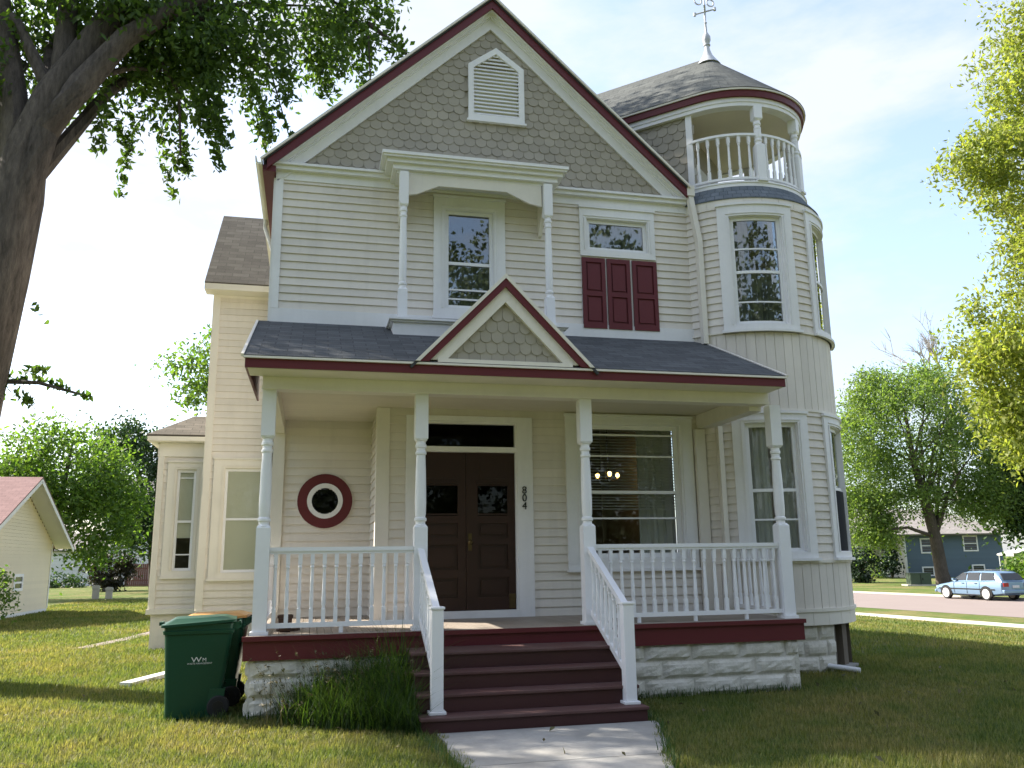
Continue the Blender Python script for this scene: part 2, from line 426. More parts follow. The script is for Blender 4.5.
def window(W, s0, s1, z0, z1, cw, rails, name='window', hw=None, meet=None, shade=None, sill=True, cmat='white', glass='glass', sw=.05, out=.04, label=None, head=None, bottom=None, reveal=.1):
    """casing (s0..s1, z0..z1), sash inside it, thin rails at the given heights; returns opening for the wall"""
    hd = head or cw; bt = bottom or cw * .8
    a, b, c, d = s0 + cw, s1 - cw, z0 + bt, z1 - hd
    mb = MB()
    strip(mb, W, s0, a, z0, z1, 0, out); strip(mb, W, b, s1, z0, z1, 0, out)
    strip(mb, W, a, b, d, z1, 0, out); strip(mb, W, a, b, z0, c, 0, out)
    strip(mb, W, s0 - .012, s1 + .012, z1, z1 + .035, 0, out + .025)
    if sill: strip(mb, W, s0 - .02, s1 + .02, z0 - .04, z0, 0, out + .04)
    for x0, x1, y0, y1 in ((a, a + .012, c, d), (b - .012, b, c, d), (a + .012, b - .012, d - .012, d), (a + .012, b - .012, c, c + .012)):
        strip(mb, W, x0, x1, y0, y1, -reveal, out * .5)
    # inner bead, a step between casing and sash
    for x0, x1, y0, y1 in ((a - .045, a - .03, c, d), (b + .03, b + .045, c, d), (a - .045, b + .045, d + .03, d + .045)):
        strip(mb, W, x0, x1, y0, y1, out, out + .012)
    w = mb.build(name, M[cmat], HOUSE)
    if label: w['label'] = label
    sm = MB(); a1, b1, c1, d1 = a + .012, b - .012, c + .012, d - .012
    strip(sm, W, a1, a1 + sw, c1, d1, -.06, -.025); strip(sm, W, b1 - sw, b1, c1, d1, -.06, -.025)
    strip(sm, W, a1 + sw, b1 - sw, d1 - sw, d1, -.06, -.025); strip(sm, W, a1 + sw, b1 - sw, c1, c1 + sw, -.06, -.025)
    for z in rails: strip(sm, W, a1 + sw, b1 - sw, z - .012, z + .012, -.05, -.03)
    if meet: strip(sm, W, a1 + sw, b1 - sw, meet - .022, meet + .022, -.062, -.018)
    sm.build('sash', M['pwhite'], w)
    pm = MB(); strip(pm, W, a1 + sw * .5, b1 - sw * .5, c1 + .02, d1 - .02, -.046, -.041); pm.build('pane', M[glass], w)
    if shade:
        for (x0, x1, y0, y1, dep, mm, nm) in shade:
            q = MB(); X0, X1 = a1 + (b1 - a1) * x0, a1 + (b1 - a1) * x1; Y0, Y1 = c1 + (d1 - c1) * y0, c1 + (d1 - c1) * y1
            if nm == 'curtain':       # pleated cloth
                k = max(8, int((X1 - X0) / .035)); v = []; f = []
                for i in range(k + 1):
                    t = X0 + (X1 - X0) * i / k; dd = -dep - .025 * math.sin(i * 1.7) - .01 * math.sin(i * .6)
                    v += [W.p(t, Y0, dd), W.p(t, Y1, dd), W.p(t, Y0, dd - .006), W.p(t, Y1, dd - .006)]
                for i in range(k): b_ = i * 4; f += [(b_, b_ + 4, b_ + 5, b_ + 1), (b_ + 2, b_ + 3, b_ + 7, b_ + 6)]
                q.add(v, f)
            elif nm == 'blind':
                z = Y0
                while z < Y1:
                    v = [W.p(X0, z, -dep), W.p(X1, z, -dep), W.p(X1, z + .012, -dep - .02), W.p(X0, z + .012, -dep - .02)]
                    q.add(v + [(p[0], p[1], p[2] - .003) for p in v], [(0, 1, 2, 3), (7, 6, 5, 4), (0, 4, 5, 1), (2, 6, 7, 3)]); z += .042
            else: strip(q, W, X0, X1, Y0, Y1, -dep - .006, -dep)
            q.build(nm, M[mm], w, smooth=(nm == 'curtain'), fix=(nm != 'curtain'))
    return (a, b, c, d)

# --- upper storey front wall
UZ0, UZ1 = 4.99, 6.88
up_holes = [window(FR, 2.83, 3.89, 4.99, 6.80, .165, [5.42, 5.28], meet=5.815, glass='glass_old', shade=[(0, 1, 0, .48, .1, 'curtain', 'curtain')], label='tall window under the canopy over the porch'),
            window(FR, 5.05, 6.26, 6.06, 6.83, .11, [], glass='glass_old', head=.16, bottom=.1, sill=False, shade=[(0, 1, 0, 1, .14, 'curtain', 'curtain')], label='short transom window above the burgundy shutters')]  # curtain added here to brighten the transom pane
mb = MB(); clap(mb, FR, [(.6, UZ0), (6.86, UZ0), (6.86, UZ1), (.6, UZ1)], up_holes + [(5.06, 6.27, 4.9, 6.06)]); part(mb, 'siding_wall', 'siding')
mb = MB()
strip(mb, FR, .60, .705, 4.99, 6.875, 0, .035); strip(mb, FR, .6, 6.84, 4.79, 4.99, 0, .03)
strip(mb, FR, .6, 6.84, 6.875, 7.0, 0, .03); strip(mb, FR, .55, 6.80, 7.0, 7.06, 0, .1); strip(mb, FR, .53, 6.82, 7.06, 7.095, 0, .14)
mb.box(.572, .598, D + .002, D + .12, 4.6, 6.9)
part(mb, 'trim_board', 'white')
mb = MB(); strip(mb, FR, 5.055, 6.275, 4.992, 6.075, -.03, .012); part(mb, 'shutter_backing', 'white')
for i, (a, b) in enumerate(((5.068, 5.432), (5.462, 5.83), (5.868, 6.265))):
    mb = MB(); z0, z1 = 4.93, 6.03
    strip(mb, FR, a, a + .06, z0, z1, .014, .045); strip(mb, FR, b - .06, b, z0, z1, .014, .045)
    for y0, y1 in ((z0, z0 + .09), (5.43, 5.5), (z1 - .07, z1)): strip(mb, FR, a + .06, b - .06, y0, y1, .014, .045)
    for y0, y1 in ((z0 + .09, 5.43), (5.5, z1 - .07)):
        strip(mb, FR, a + .06, b - .06, y0, y1, .012, .02); strip(mb, FR, a + .085, b - .085, y0 + .03, y1 - .03, .02, .036)
    part(mb, 'shutter', 'burgundy')

# --- gable
AX, AZ, SL = 3.70, 10.13, .925
YR = 1.62
tri = [(AX - 2.80, 7.07), (AX + 2.80, 7.07), (AX, 9.74)]
vent = [(3.345, 8.10), (4.215, 8.10), (4.215, 9.02), (3.78, 9.34), (3.345, 9.02)]
mb = MB(); mb.poly([FR.p(a, z, -.004) for a, z in [(AX - 3.1, 7.0), (AX + 3.1, 7.0), (AX, 9.9)]]); scales(mb, FR, tri, [(3.36, 4.2, 8.15, 8.98)], w=.165, row=.128)
part(mb, 'gable_wall', 'shingle', fix=False)
mb = MB()
def rake(mb, y0, y1, off0, off1, hl=3.22, hr=3.08):      # sloping board under the roof plane, both sides
    for sg, h in ((-1, hl), (1, hr)):
        q = [(AX, AZ - off0), (AX + sg * h, AZ - off0 - SL * h), (AX + sg * h, AZ - off1 - SL * h), (AX, AZ - off1)]
        mb.extr(q, lambda a, b, t: (a, t, b), y0, y1)
mb = MB(); rake(mb, YR - .02, YR + .02, .03, .205); o = part(mb, 'rake_fascia', 'burgundy')
mb = MB(); rake(mb, YR + .021, D + .002, .165, .20, 3.2, 3.07); rake(mb, D - .09, D, .20, .26, 3.14, 3.06); rake(mb, D - .06, D, .26, .285, 3.12, 3.05); rake(mb, D - .035, D - .002, .285, .44, 3.08, 3.0); rake(mb, D - .05, D - .003, .44, .47, 3.0, 2.9)
part(mb, 'rake_frieze', 'white')
mb = MB()
def ring2(mb, outer, inner, d0, d1):
    n = len(outer)
    for i in range(n):
        a, b, c, d = outer[i], outer[(i + 1) % n], inner[(i + 1) % n], inner[i]
        mb.hexa([FR.p(*q, d0) for q in (a, b, c, d)] + [FR.p(*q, d1) for q in (a, b, c, d)])
vin = [(3.43, 8.185), (4.13, 8.185), (4.13, 8.975), (3.78, 9.235), (3.43, 8.975)]
ring2(mb, vent, vin, .0, .06); strip(mb, FR, 3.32, 4.24, 8.07, 8.10, 0, .08)
gv = part(mb, 'gable_vent', 'white')
mb = MB(); mb.poly([FR.p(a, z, .006) for a, z in vin]); z = 8.19
while z < 9.2:
    iv = span(vin, z + .02)
    if iv: a, b = iv[0]; mb.hexa([FR.p(a, z, .045), FR.p(b, z, .045), FR.p(b, z + .045, .012), FR.p(a, z + .045, .012), FR.p(a, z + .008, .05), FR.p(b, z + .008, .05), FR.p(b, z + .053, .017), FR.p(a, z + .053, .017)])
    z += .062
mb.build('louver_slats', M['white'], gv)

# --- main roof
def slab(mb, q, th=.05, uscale=1):
    """roof slab: q = eave a, eave b, top b, top a"""
    a, b, c, d = [Vector(p) for p in q]; n = (b - a).cross(d - a).normalized()
    if n.z < 0: n = -n
    L = (b - a).length; H = (d - a).length; ct = (c - d).length
    off = (d - a).dot((b - a).normalized())
    mb.add([a, b, c, d], [(0, 1, 2, 3)], [[(0, 0), (L, 0), (off + ct, H), (off, H)]])
    lo = [p - n * th for p in (a, b, c, d)]
    mb.add([a, b, c, d] + lo, [(4, 5, 6, 7)] + [(i, (i + 1) % 4, 4 + (i + 1) % 4, 4 + i) for i in range(4)])
mb = MB(); YB = 13.3
slab(mb, [(AX - 3.28, YR - .05, AZ - SL * 3.28), (AX - 3.28, YB, AZ - SL * 3.28), (AX, YB, AZ), (AX, YR - .05, AZ)])
slab(mb, [(AX + 3.10, YR - .05, AZ - SL * 3.10), (AX + 3.10, YB, AZ - SL * 3.10), (AX, YB, AZ), (AX, YR - .05, AZ)])
mroof = part(mb, 'roof', 'roof')
mb = MB()                                    # cream drip edge along the rake
for sg, h in ((-1, 3.3), (1, 3.12)): mb.bar((AX, YR - .055, AZ - .02), (AX + sg * h, YR - .055, AZ - .02 - SL * h), .03, .04, (0, 1, 0))
mb.build('drip_edge', M['cream_trim'], mroof)
# left gutter, eave soffit and the bent downspout
mb = MB()
gx, gz = AX - 3.28, AZ - SL * 3.28
v = [(gx - .10, gz - .0), (gx - .09, gz - .09), (gx - .05, gz - .12), (gx, gz - .12), (gx, gz - .02), (gx - .02, gz - .03), (gx - .02, gz - .09), (gx - .06, gz - .09), (gx - .08, gz - .01)]
mb.extr(v, lambda a, b, t: (a, t, b), YR - .06, 7.0)
part(mb, 'gutter', 'gutter')
mb = MB(); mb.box(gx + .002, .598, YR + .03, 7.2, gz - .17, gz - .08); part(mb, 'eave_soffit', 'burgundy')
mb = MB(); mb.tube([(gx - .05, 3.6, gz - .08), (gx - .05, 3.6, gz - .25), (.52, 3.3, gz - .75), (.545, 3.25, gz - 1.0), (.545, 3.25, .2)], .035, 8); part(mb, 'downspout', 'gutter')
# --- hidden sides, first floor shells
for fl, po in ((Flat((.6, 7.3), (0, -1)), [(0, 3.6), (5.5, 3.6), (5.5, 7.05), (0, 7.05)]), (Flat((.66, 7.3), (0, -1)), [(0, .7), (4.2, .7), (4.2, 3.6), (0, 3.6)]),
               (Flat((6.84, 3.4), (0, 1)), [(0, .6), (9.7, .6), (9.7, 7.1), (0, 7.1)]), (Flat((6.84, 13.1), (-1, 0)), [(0, .6), (6.24, .6), (6.24, 7.1), (3.12, 10.0), (0, 7.1)])):
    mb = MB(); clap(mb, fl, po, course=.15); part(mb, 'siding_wall', 'siding')
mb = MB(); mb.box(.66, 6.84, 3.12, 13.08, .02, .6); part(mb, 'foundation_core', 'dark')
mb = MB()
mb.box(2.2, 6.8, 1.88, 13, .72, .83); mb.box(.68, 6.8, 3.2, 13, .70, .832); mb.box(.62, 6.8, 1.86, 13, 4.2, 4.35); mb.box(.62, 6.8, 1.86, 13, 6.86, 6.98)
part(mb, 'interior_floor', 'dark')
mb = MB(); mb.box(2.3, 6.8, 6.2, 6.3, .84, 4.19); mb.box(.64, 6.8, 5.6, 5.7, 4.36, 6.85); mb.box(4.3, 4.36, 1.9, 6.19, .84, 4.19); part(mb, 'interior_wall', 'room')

# --- ground floor front wall, under the porch
door_hole = (2.607, 4.02, .60, 3.49)
bay = window(FR, 4.735, 6.695, 1.45, 3.60, .21, [3.35, 3.04, 2.15], meet=2.52, head=.1, bottom=.14, sw=.06, out=.045, label='wide picture window behind the porch rail', shade=[(0.02, .98, .36, .97, .1, 'curtain', 'blind'), (.62, 1.0, 0, 1, .2, 'curtain', 'curtain'), (.0, .12, 0, 1, .2, 'curtain', 'curtain')])
mb = MB(); clap(mb, FR, [(2.1, ZF), (6.86, ZF), (6.86, ZC + .03), (2.1, ZC + .03)], [door_hole, bay], course=.118)
part(mb, 'siding_wall', 'siding')
rw = (1.43, 2.472)
mb = MB()
rec = [(.68, ZF), (2.12, ZF), (2.12, ZC + .03), (.68, ZC + .03)]
circ = [(rw[0] - math.sqrt(max(0, .19 ** 2 - (z - rw[1]) ** 2)), rw[0] + math.sqrt(max(0, .19 ** 2 - (z - rw[1]) ** 2)), z - .012, z + .012) for z in np.arange(rw[1] - .18, rw[1] + .18, .024)]
clap(mb, REC, rec, circ, course=.118); part(mb, 'siding_wall', 'siding'); mb = MB()
clap(mb, Flat((2.1, 3.1), (0, -1)), [(0, ZF), (1.3, ZF), (1.3, ZC + .03), (0, ZC + .03)], course=.118)
part(mb, 'siding_wall', 'siding')
mb = MB(); mb.extr([(2.068, D - .03), (2.245, D - .03), (2.245, D - .001), (2.094, D - .001), (2.094, D + .12), (2.068, D + .12)], lambda a, b, t: (a, b, t), ZF, ZC); part(mb, 'corner_board', 'cream_trim')
mb = MB(); strip(mb, REC, .665, .83, ZF, ZC, 0, .05); part(mb, 'corner_board', 'cream_trim')
mb = MB(); strip(mb, FR, 6.71, 6.86, ZF, 3.44, .046, .12); part(mb, 'pilaster', 'cream_trim')
def disc_ring(mb, W, c, r0, r1, d0, d1, n=40):
    for i in range(n):
        a, b = 2 * math.pi * i / n, 2 * math.pi * (i + 1) / n
        q = [(c[0] + r * math.cos(t), c[1] + r * math.sin(t)) for r, t in ((r0, a), (r1, a), (r1, b), (r0, b))]
        mb.hexa([W.p(*p, d0) for p in q] + [W.p(*p, d1) for p in q])
mb = MB(); disc_ring(mb, REC, rw, .255, .395, .0, .05); rwin = part(mb, 'round_window', 'burgundy'); rwin['label'] = 'round window with wide burgundy ring'
mb = MB(); disc_ring(mb, REC, rw, .19, .256, .0, .062); mb.build('frame', M['white'], rwin); mb = MB(); disc_ring(mb, REC, rw, .395, .415, .0, .03); mb.build('bead', M['cream_trim'], rwin); mb = MB(); mb.box(.9, 1.95, 3.5, 3.55, 1.9, 3.1); mb.build('dark_sheet', M['screen'], rwin)  # near black sheet behind the pane stands in for the unlit room
mb = MB(); mb.poly([REC.p(rw[0] + .192 * math.cos(t), rw[1] + .192 * math.sin(t), .012) for t in np.linspace(0, 2 * math.pi, 32, endpoint=False)]); mb.build('pane', M['glass'], rwin)
# door
mb = MB()
strip(mb, FR, 2.47, 2.607, ZF, 3.56, 0, .045); strip(mb, FR, 4.02, 4.242, ZF, 3.56, 0, .045); strip(mb, FR, 2.607, 4.02, 3.49, 3.56, 0, .045)
strip(mb, FR, 2.607, 4.02, 3.06, 3.135, -.1, .03); strip(mb, FR, 2.607, 4.05, ZF, .93, -.1, .05)
strip(mb, FR, 2.607, 2.632, .93, 3.49, -.1, .02); strip(mb, FR, 3.998, 4.02, .93, 3.49, -.1, .02)
strip(mb, FR, 2.632, 3.998, 3.455, 3.49, -.1, .015)
dfr = part(mb, 'door_frame', 'white')
mb = MB(); strip(mb, FR, 2.63, 4.0, 3.13, 3.46, -.05, -.045); mb.build('transom_pane', M['glass_dark'], dfr)
for (a, b, g0, g1, hand) in ((2.634, 3.303, 2.75, 3.16, 0), (3.309, 3.996, 3.497, 3.861, 1)):
    mb = MB(); d0, d1 = -.075, -.03; z0, z1 = .932, 3.058
    strip(mb, FR, a, g0 - .03, z0, z1, d0, d1); strip(mb, FR, g1 + .03, b, z0, z1, d0, d1)
    for y0, y1 in ((z0, 1.10), (1.36, 1.47), (1.80, 1.90), (2.09, 2.19), (2.62, z1)): strip(mb, FR, g0 - .03, g1 + .03, y0, y1, d0, d1)
    for y0, y1 in ((1.10, 1.36), (1.47, 1.80), (1.90, 2.09)):
        strip(mb, FR, g0 - .03, g1 + .03, y0, y1, d0, -.055); strip(mb, FR, g0 + .015, g1 - .015, y0 + .04, y1 - .04, -.055, -.036)
    strip(mb, FR, g0 + .0, g1 - .0, 2.70, 2.98, d1, -.022)
    for y in (2.2, 2.60): strip(mb, FR, g0 - .03, g1 + .03, y, y + .02, -.06, -.022)
    strip(mb, FR, g0 - .04, g1 + .04, 2.625, 2.655, d1, -.005)
    dl = part(mb, 'door', 'wood')
    mb = MB(); strip(mb, FR, g0 - .03, g1 + .03, 2.19, 2.62, -.056, -.05); mb.build('pane', M['glass_dark'], dl)
    if hand:
        mb = MB(); mb.lathe([(.03, 0), (.032, .01), (.012, .015), (.012, .04), (.03, .05), (.034, .065), (.02, .08)], n=12)
        mb.v = [(x + 3.36, D + .03 - z, y + 1.83) for x, y, z in mb.v]; strip(mb, FR, 3.335, 3.385, 1.72, 1.95, -.03, -.024); mb.build('knob', M['brass'], dl, smooth=True)
        mb = MB(); strip(mb, FR, 3.90, 3.985, .95, 1.14, -.03, -.024); mb.build('kick_plate', M['brass'], dl)
def text_mesh(txt, size, depth, name):
    cu = bpy.data.curves.new(name, 'FONT'); cu.body = txt; cu.size = size; cu.extrude = depth; cu.align_x = 'CENTER'; cu.align_y = 'CENTER'
    o = bpy.data.objects.new(name, cu); COL.objects.link(o); bpy.context.view_layer.update()
    me = bpy.data.meshes.new_from_object(o.evaluated_get(bpy.context.evaluated_depsgraph_get())); bpy.data.objects.remove(o); bpy.data.curves.remove(cu)
    return me
for ch, z in zip('804', (2.532, 2.425, 2.315)):
    o = bpy.data.objects.new('house_number', text_mesh(ch, .145, .006, 'numeral')); o.data.materials.clear(); o.data.materials.append(M['black'])
    COL.objects.link(o); o.parent = HOUSE; o.location = Vector((4.115, D - .056, z)) - HOUSE.location; o.rotation_euler = (R(90), 0, 0); o['label'] = 'black numeral %s on the door casing' % ch

# --- porch
PX0, PX1 = .59, 7.17
mb = MB(); x = PX0 + .02
while x < PX1 - .02:                               # floor boards run back to the wall
    x1 = min(x + .082, PX1 - .01); yb = 3.1 if x1 < 2.12 else (1.8 if x1 < 6.8 else 1.75)
    mb.box(x + .002, x1 - .002, -.075, yb, ZF - .03, ZF); x = x1
part(mb, 'porch_floor', 'floor')
mb = MB(); mb.box(PX0, PX1, -.055, -.02, ZF - .25, ZF - .031); mb.box(PX0, PX0 + .035, -.019, 3.1, ZF - .25, ZF - .031); mb.box(PX1 - .035, PX1, -.019, 1.75, ZF - .25, ZF - .031)
mb.box(PX0 - .012, PX1 + .012, -.09, -.056, ZF - .05, ZF - .002)
part(mb, 'porch_fascia', 'burgundy')
mb = MB()
rocks(mb, Flat((.65, .0), (1, 0)), 0, 1.66, 0, .6, 3); rocks(mb, Flat((4.5, .0), (1, 0)), 0, 2.6, 0, .6, 3)
rocks(mb, Flat((.65, 3.0), (0, -1)), 0, 3.0, 0, .6, 3); rocks(mb, Flat((7.1, .0), (0, 1)), 0, 1.75, 0, .6, 3)
mb.box(2.31, 4.5, .05, .1, 0, .6); part(mb, 'foundation', 'rock', fix=False)
# beam, ceiling, side beams
mb = MB(); mb.box(.66, 6.95, .0, .2, 3.515, 3.661); mb.box(.655, 6.955, -.014, -.001, 3.51, 3.548); part(mb, 'porch_beam', 'cream_trim')
mb = MB(); mb.box(.66, .82, .201, 3.1, 3.462, 3.661); part(mb, 'porch_beam', 'cream_trim')
mb = MB(); mb.box(6.78, 6.95, .201, 1.78, 3.452, 3.661); part(mb, 'porch_beam', 'cream_trim')
mb = MB(); mb.box(.52, 6.94, -.38, -.001, 3.655, 3.668); part(mb, 'porch_soffit', 'cream_trim')
mb = MB(); y = .2
while y < 3.1:
    x1 = 6.95 if y < 1.79 else 2.1; mb.box(.66, x1, y + .002, y + .078, 3.662, 3.675); y += .08
part(mb, 'porch_ceiling', 'ceiling')
# turned columns
def column_mesh(h0, h1, hs0, hs1, half, name):
    """square foot and head, turned shaft with rings between"""
    mb = MB(); q = half
    mb.box(-q - .02, q + .02, -q - .02, q + .02, h0, h0 + .035); mb.box(-q, q, -q, q, h0 + .035, hs0); mb.box(-q, q, -q, q, hs1, h1)
    s = q * .96; L = hs1 - hs0
    pr = [(s, 0), (s, .02), (s * .78, .035), (s * .78, .06), (s * .98, .075), (s * .98, .10), (s * .76, .115), (s * .86, .15), (s * .9, .3 * L), (s * .84, .6 * L), (s * .74, L - .22), (s * .74, L - .19), (s * .9, L - .18), (s * .9, L - .155), (s * .72, L - .145), (s * .72, L - .11), (s * .9, L - .1), (s * .9, L - .07), (s * .76, L - .06), (s * .76, L - .03), (s, L - .015), (s, L)]
    mb.lathe(pr, (0, 0, hs0), 18)
    for z, k in ((hs0, 1), (hs1, -1)): mb.extr([(-q, -q), (q, -q), (q, q), (-q, q)], lambda a, b, t, z=z, k=k: (a * (1 - .3 * t), b * (1 - .3 * t), z + k * .03 * t), 0, 1)
    return mb
CX = [.738, 2.467, 4.481, 7.062]
cm = None
for x in CX:
    if cm is None: cm = column_mesh(0, 3.515 - ZF, 1.97 - ZF, 2.99 - ZF, .075, 'porch_column').build('porch_column', M['pwhite'], HOUSE, smooth=True, loc=(0, 0, 0)); cm.location = Vector((x, .12, ZF)) - HOUSE.location
    else: place(cm, HOUSE, (x, .12, ZF))
def baluster(h, r=.024):
    mb = MB(); mb.box(-r * .9, r * .9, -r * .9, r * .9, 0, h * .2); mb.box(-r * .9, r * .9, -r * .9, r * .9, h * .84, h)
    mb.lathe([(r * .85, h * .2), (r * .7, h * .22), (r, h * .26), (r * .98, h * .32), (r * .8, h * .5), (r * .72, h * .72), (r * .68, h * .78), (r, h * .8), (r * .7, h * .84)], n=10)
    return mb
bal_mesh = [None]
def put_bal(rail, loc, h, key={}):
    k = round(h, 3)
    if k not in key:
        o = baluster(h).build('baluster', M['pwhite'], rail, smooth=True, loc=(0, 0, 0)); key[k] = o
        off = Vector((0, 0, 0)); p = rail
        while p is not None: off += p.location; p = p.parent
        o.location = Vector(loc) - off
    else: place(key[k], rail, loc)
def straight_rail(a, b, n, feet=()):
    mb = MB(); ax, ay = a; bx, by = b
    mb.bar((ax, ay, 1.735), (bx, by, 1.735), .075, .045); mb.bar((ax, ay, 1.70), (bx, by, 1.70), .05, .03); mb.bar((ax, ay, .925), (bx, by, .925), .05, .05)
    for t in feet: mb.lathe([(.025, 0), (.025, .065)], (ax + (bx - ax) * t, ay + (by - ay) * t, ZF), 10)
    r = part(mb, 'porch_railing', 'pwhite')
    for i in range(n):
        t = (i + .5) / n; put_bal(r, (ax + (bx - ax) * t, ay + (by - ay) * t, .95), .738)
    return r
straight_rail((.815, .12), (2.39, .12), 12, (.5,))
straight_rail((4.556, .12), (6.985, .12), 18, (.22, .52, .8))
straight_rail((7.062, .2), (7.062, 1.53), 9)
straight_rail((.738, .2), (.738, 3.04), 20)
# stairs
SX0, SX1 = 2.29, 4.55
tr = [(-1.434, .158), (-1.19, .328), (-.93, .497), (-.67, .667)]
mb = MB()
for i, (y, z) in enumerate(tr):
    yb = tr[i + 1][0] + .0 if i < 3 else -.092
    mb.box(SX0 + .012, SX1 - .012, y + .028, y + .05, z - .17 + (.002 if i else .0), z - .034)
    mb.box(SX0 + .014, SX0 + .04, y + .051, -.093, max(0, z - .17), z - .036); mb.box(SX1 - .04, SX1 - .014, y + .051, -.093, max(0, z - .17), z - .036)
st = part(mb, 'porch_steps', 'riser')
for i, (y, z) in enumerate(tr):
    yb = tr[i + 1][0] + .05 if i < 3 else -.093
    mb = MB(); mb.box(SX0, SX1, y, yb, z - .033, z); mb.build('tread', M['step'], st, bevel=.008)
for x, xc in ((2.47, 2.467), (4.43, 4.481)):
    mb = MB(); ny = -1.222; nz = .158
    mb.bar((xc, .06, 1.705), (x, ny, 1.09), .07, .055); mb.bar((xc, .05, .985), (x, ny + .03, .44), .045, .06)
    sr = part(mb, 'stair_railing', 'pwhite')
    mb = MB(); q = .058; mb.box(x - q - .025, x + q + .025, ny - q - .025, ny + q + .025, nz, nz + .03); mb.box(x - q, x + q, ny - q, ny + q, nz + .03, 1.125); mb.box(x - q - .012, x + q + .012, ny - q - .012, ny + q + .012, 1.125, 1.15)
    mb.build('newel_post', M['pwhite'], sr, bevel=.006)
    for i in range(8):
        t = (i + .7) / 8.4; X = xc + (x - xc) * t; Y = .05 + (ny - .05) * t
        put_bal(sr, (X, Y, .985 + (.44 - .985) * t + .02), .64)
# porch roof
mb = MB(); slab(mb, [(.47, -.42, 3.80), (6.985, -.42, 3.80), (6.95, D, 4.81), (.45, D, 4.81)], .03); pr = part(mb, 'porch_roof', 'roof')
mb = MB(); mb.box(.49, 6.97, -.40, -.37, 3.665, 3.765); mb.extr([(-.369, 3.67), (D, 3.70), (D, 4.76), (-.369, 3.765)], lambda a, b, t: (t, a, b), .49, .515); mb.extr([(-.369, 3.67), (1.7, 3.70), (1.7, 4.71), (-.369, 3.765)], lambda a, b, t: (t, a, b), 6.945, 6.97)
part(mb, 'eave_fascia', 'burgundy')
mb = MB(); mb.box(.475, 6.985, -.43, -.37, 3.766, 3.79); mb.bar((.462, -.43, 3.79), (.447, D - .03, 4.79), .03, .035); mb.bar((6.985, -.43, 3.79), (6.95, D - .1, 4.76), .03, .035); mb.build('drip_edge', M['cream_trim'], pr)
# little gable over the entrance
DX, DZ, DH = 3.385, 4.90, 1.06
ds = (DZ - 3.80) / DH
mb = MB()
for sg in (-1, 1):
    slab(mb, [(DX + sg * (DH + .06), -.44, DZ - ds * (DH + .06)), (DX + sg * (DH + .06), -.36, DZ - ds * (DH + .06)), (DX, 1.79, DZ), (DX, -.44, DZ)], .03)
    slab(mb, [(DX + sg * (DH + .06), -.36, DZ - ds * (DH + .06)), (DX + sg * .1, 1.75, DZ - ds * .1), (DX, 1.79, DZ), (DX, 1.7, DZ)], .02)
dm = part(mb, 'entry_gable', 'roof')
def drake(y0, y1, o0, o1, hw, zb=3.80):
    b = MB()
    for sg in (-1, 1):
        x1 = min(hw, (DZ - o0 - zb) / ds); x2 = min(hw, (DZ - o1 - zb) / ds)
        b.extr([(DX, DZ - o0), (DX + sg * x1, DZ - o0 - ds * x1), (DX + sg * x2, DZ - o1 - ds * x2), (DX, DZ - o1)], lambda a, c, t: (a, t, c), y0, y1)
    return b
drake(-.455, -.43, .0, .055, 1.2).build('drip_edge', M['cream_trim'], dm)
drake(-.44, -.405, .055, .16, 1.2).build('rake_fascia', M['burgundy'], dm)
b_ = drake(-.404, -.33, .16, .34, 1.2, 3.83); b_.box(DX - .80, DX + .80, -.42, -.33, 3.80, 3.845); b_.build('rake_trim', M['cream_trim'], dm)
mb = MB(); W2 = Flat((0, -.34), (1, 0)); hw = (DZ - .30 - 3.84) / ds
mb.poly([(DX - hw - .1, -.335, 3.82), (DX + hw + .1, -.335, 3.82), (DX, -.335, DZ - .2)])
scales(mb, W2, [(DX - hw + .03, 3.85), (DX + hw - .03, 3.85), (DX, DZ - .36)], w=.135, row=.13, thick=.008); mb.build('gable_shingles', M['shingle'], dm, fix=False)
# canopy over the upper window
mb = MB(); mb.box(2.10, 4.64, 1.22, D, 7.03, 7.09); mb.box(2.05, 4.69, 1.17, D, 7.09, 7.12); mb.box(2.03, 4.71, 1.15, D, 7.12, 7.165)
mb.box(2.19, 4.57, 1.27, D, 6.955, 7.03); mb.box(2.25, 4.52, 1.33, D - .002, 6.915, 6.955)
cn = part(mb, 'window_canopy', 'white')
mb = MB(); mb.extr([(2.40, 6.915), (2.40, 6.60), (2.52, 6.62), (2.84, 6.77), (3.82, 6.77), (4.16, 6.62), (4.34, 6.59), (4.34, 6.915)], lambda a, b, t: (a, t, b), 1.33, 1.37)
for x in (2.345, 4.42): mb.extr([(1.38, 6.91), (1.38, 6.62), (1.5, 6.6), (1.62, 6.48), (1.72, 6.30), (1.79, 6.28), (1.79, 6.91)], lambda a, b, t: (t, a, b), x - .025, x + .025)
mb.build('bracket', M['cream_trim'], cn)
mb = MB(); mb.box(2.22, 4.59, 1.22, D, 4.47, 4.72); mb.box(2.19, 4.62, 1.19, D, 4.72, 4.745); mb.box(2.16, 4.65, 1.16, D, 4.745, 4.775); mb.build('canopy_base', M['white'], cn)
for x in (2.345, 4.42):
    o = column_mesh(0, 6.915 - 4.775, .42, 1.66, .062, 'p').build('canopy_post', M['pwhite'], cn, smooth=True, loc=(0, 0, 0)); o.location = Vector((x, 1.31, 4.775)) - HOUSE.location

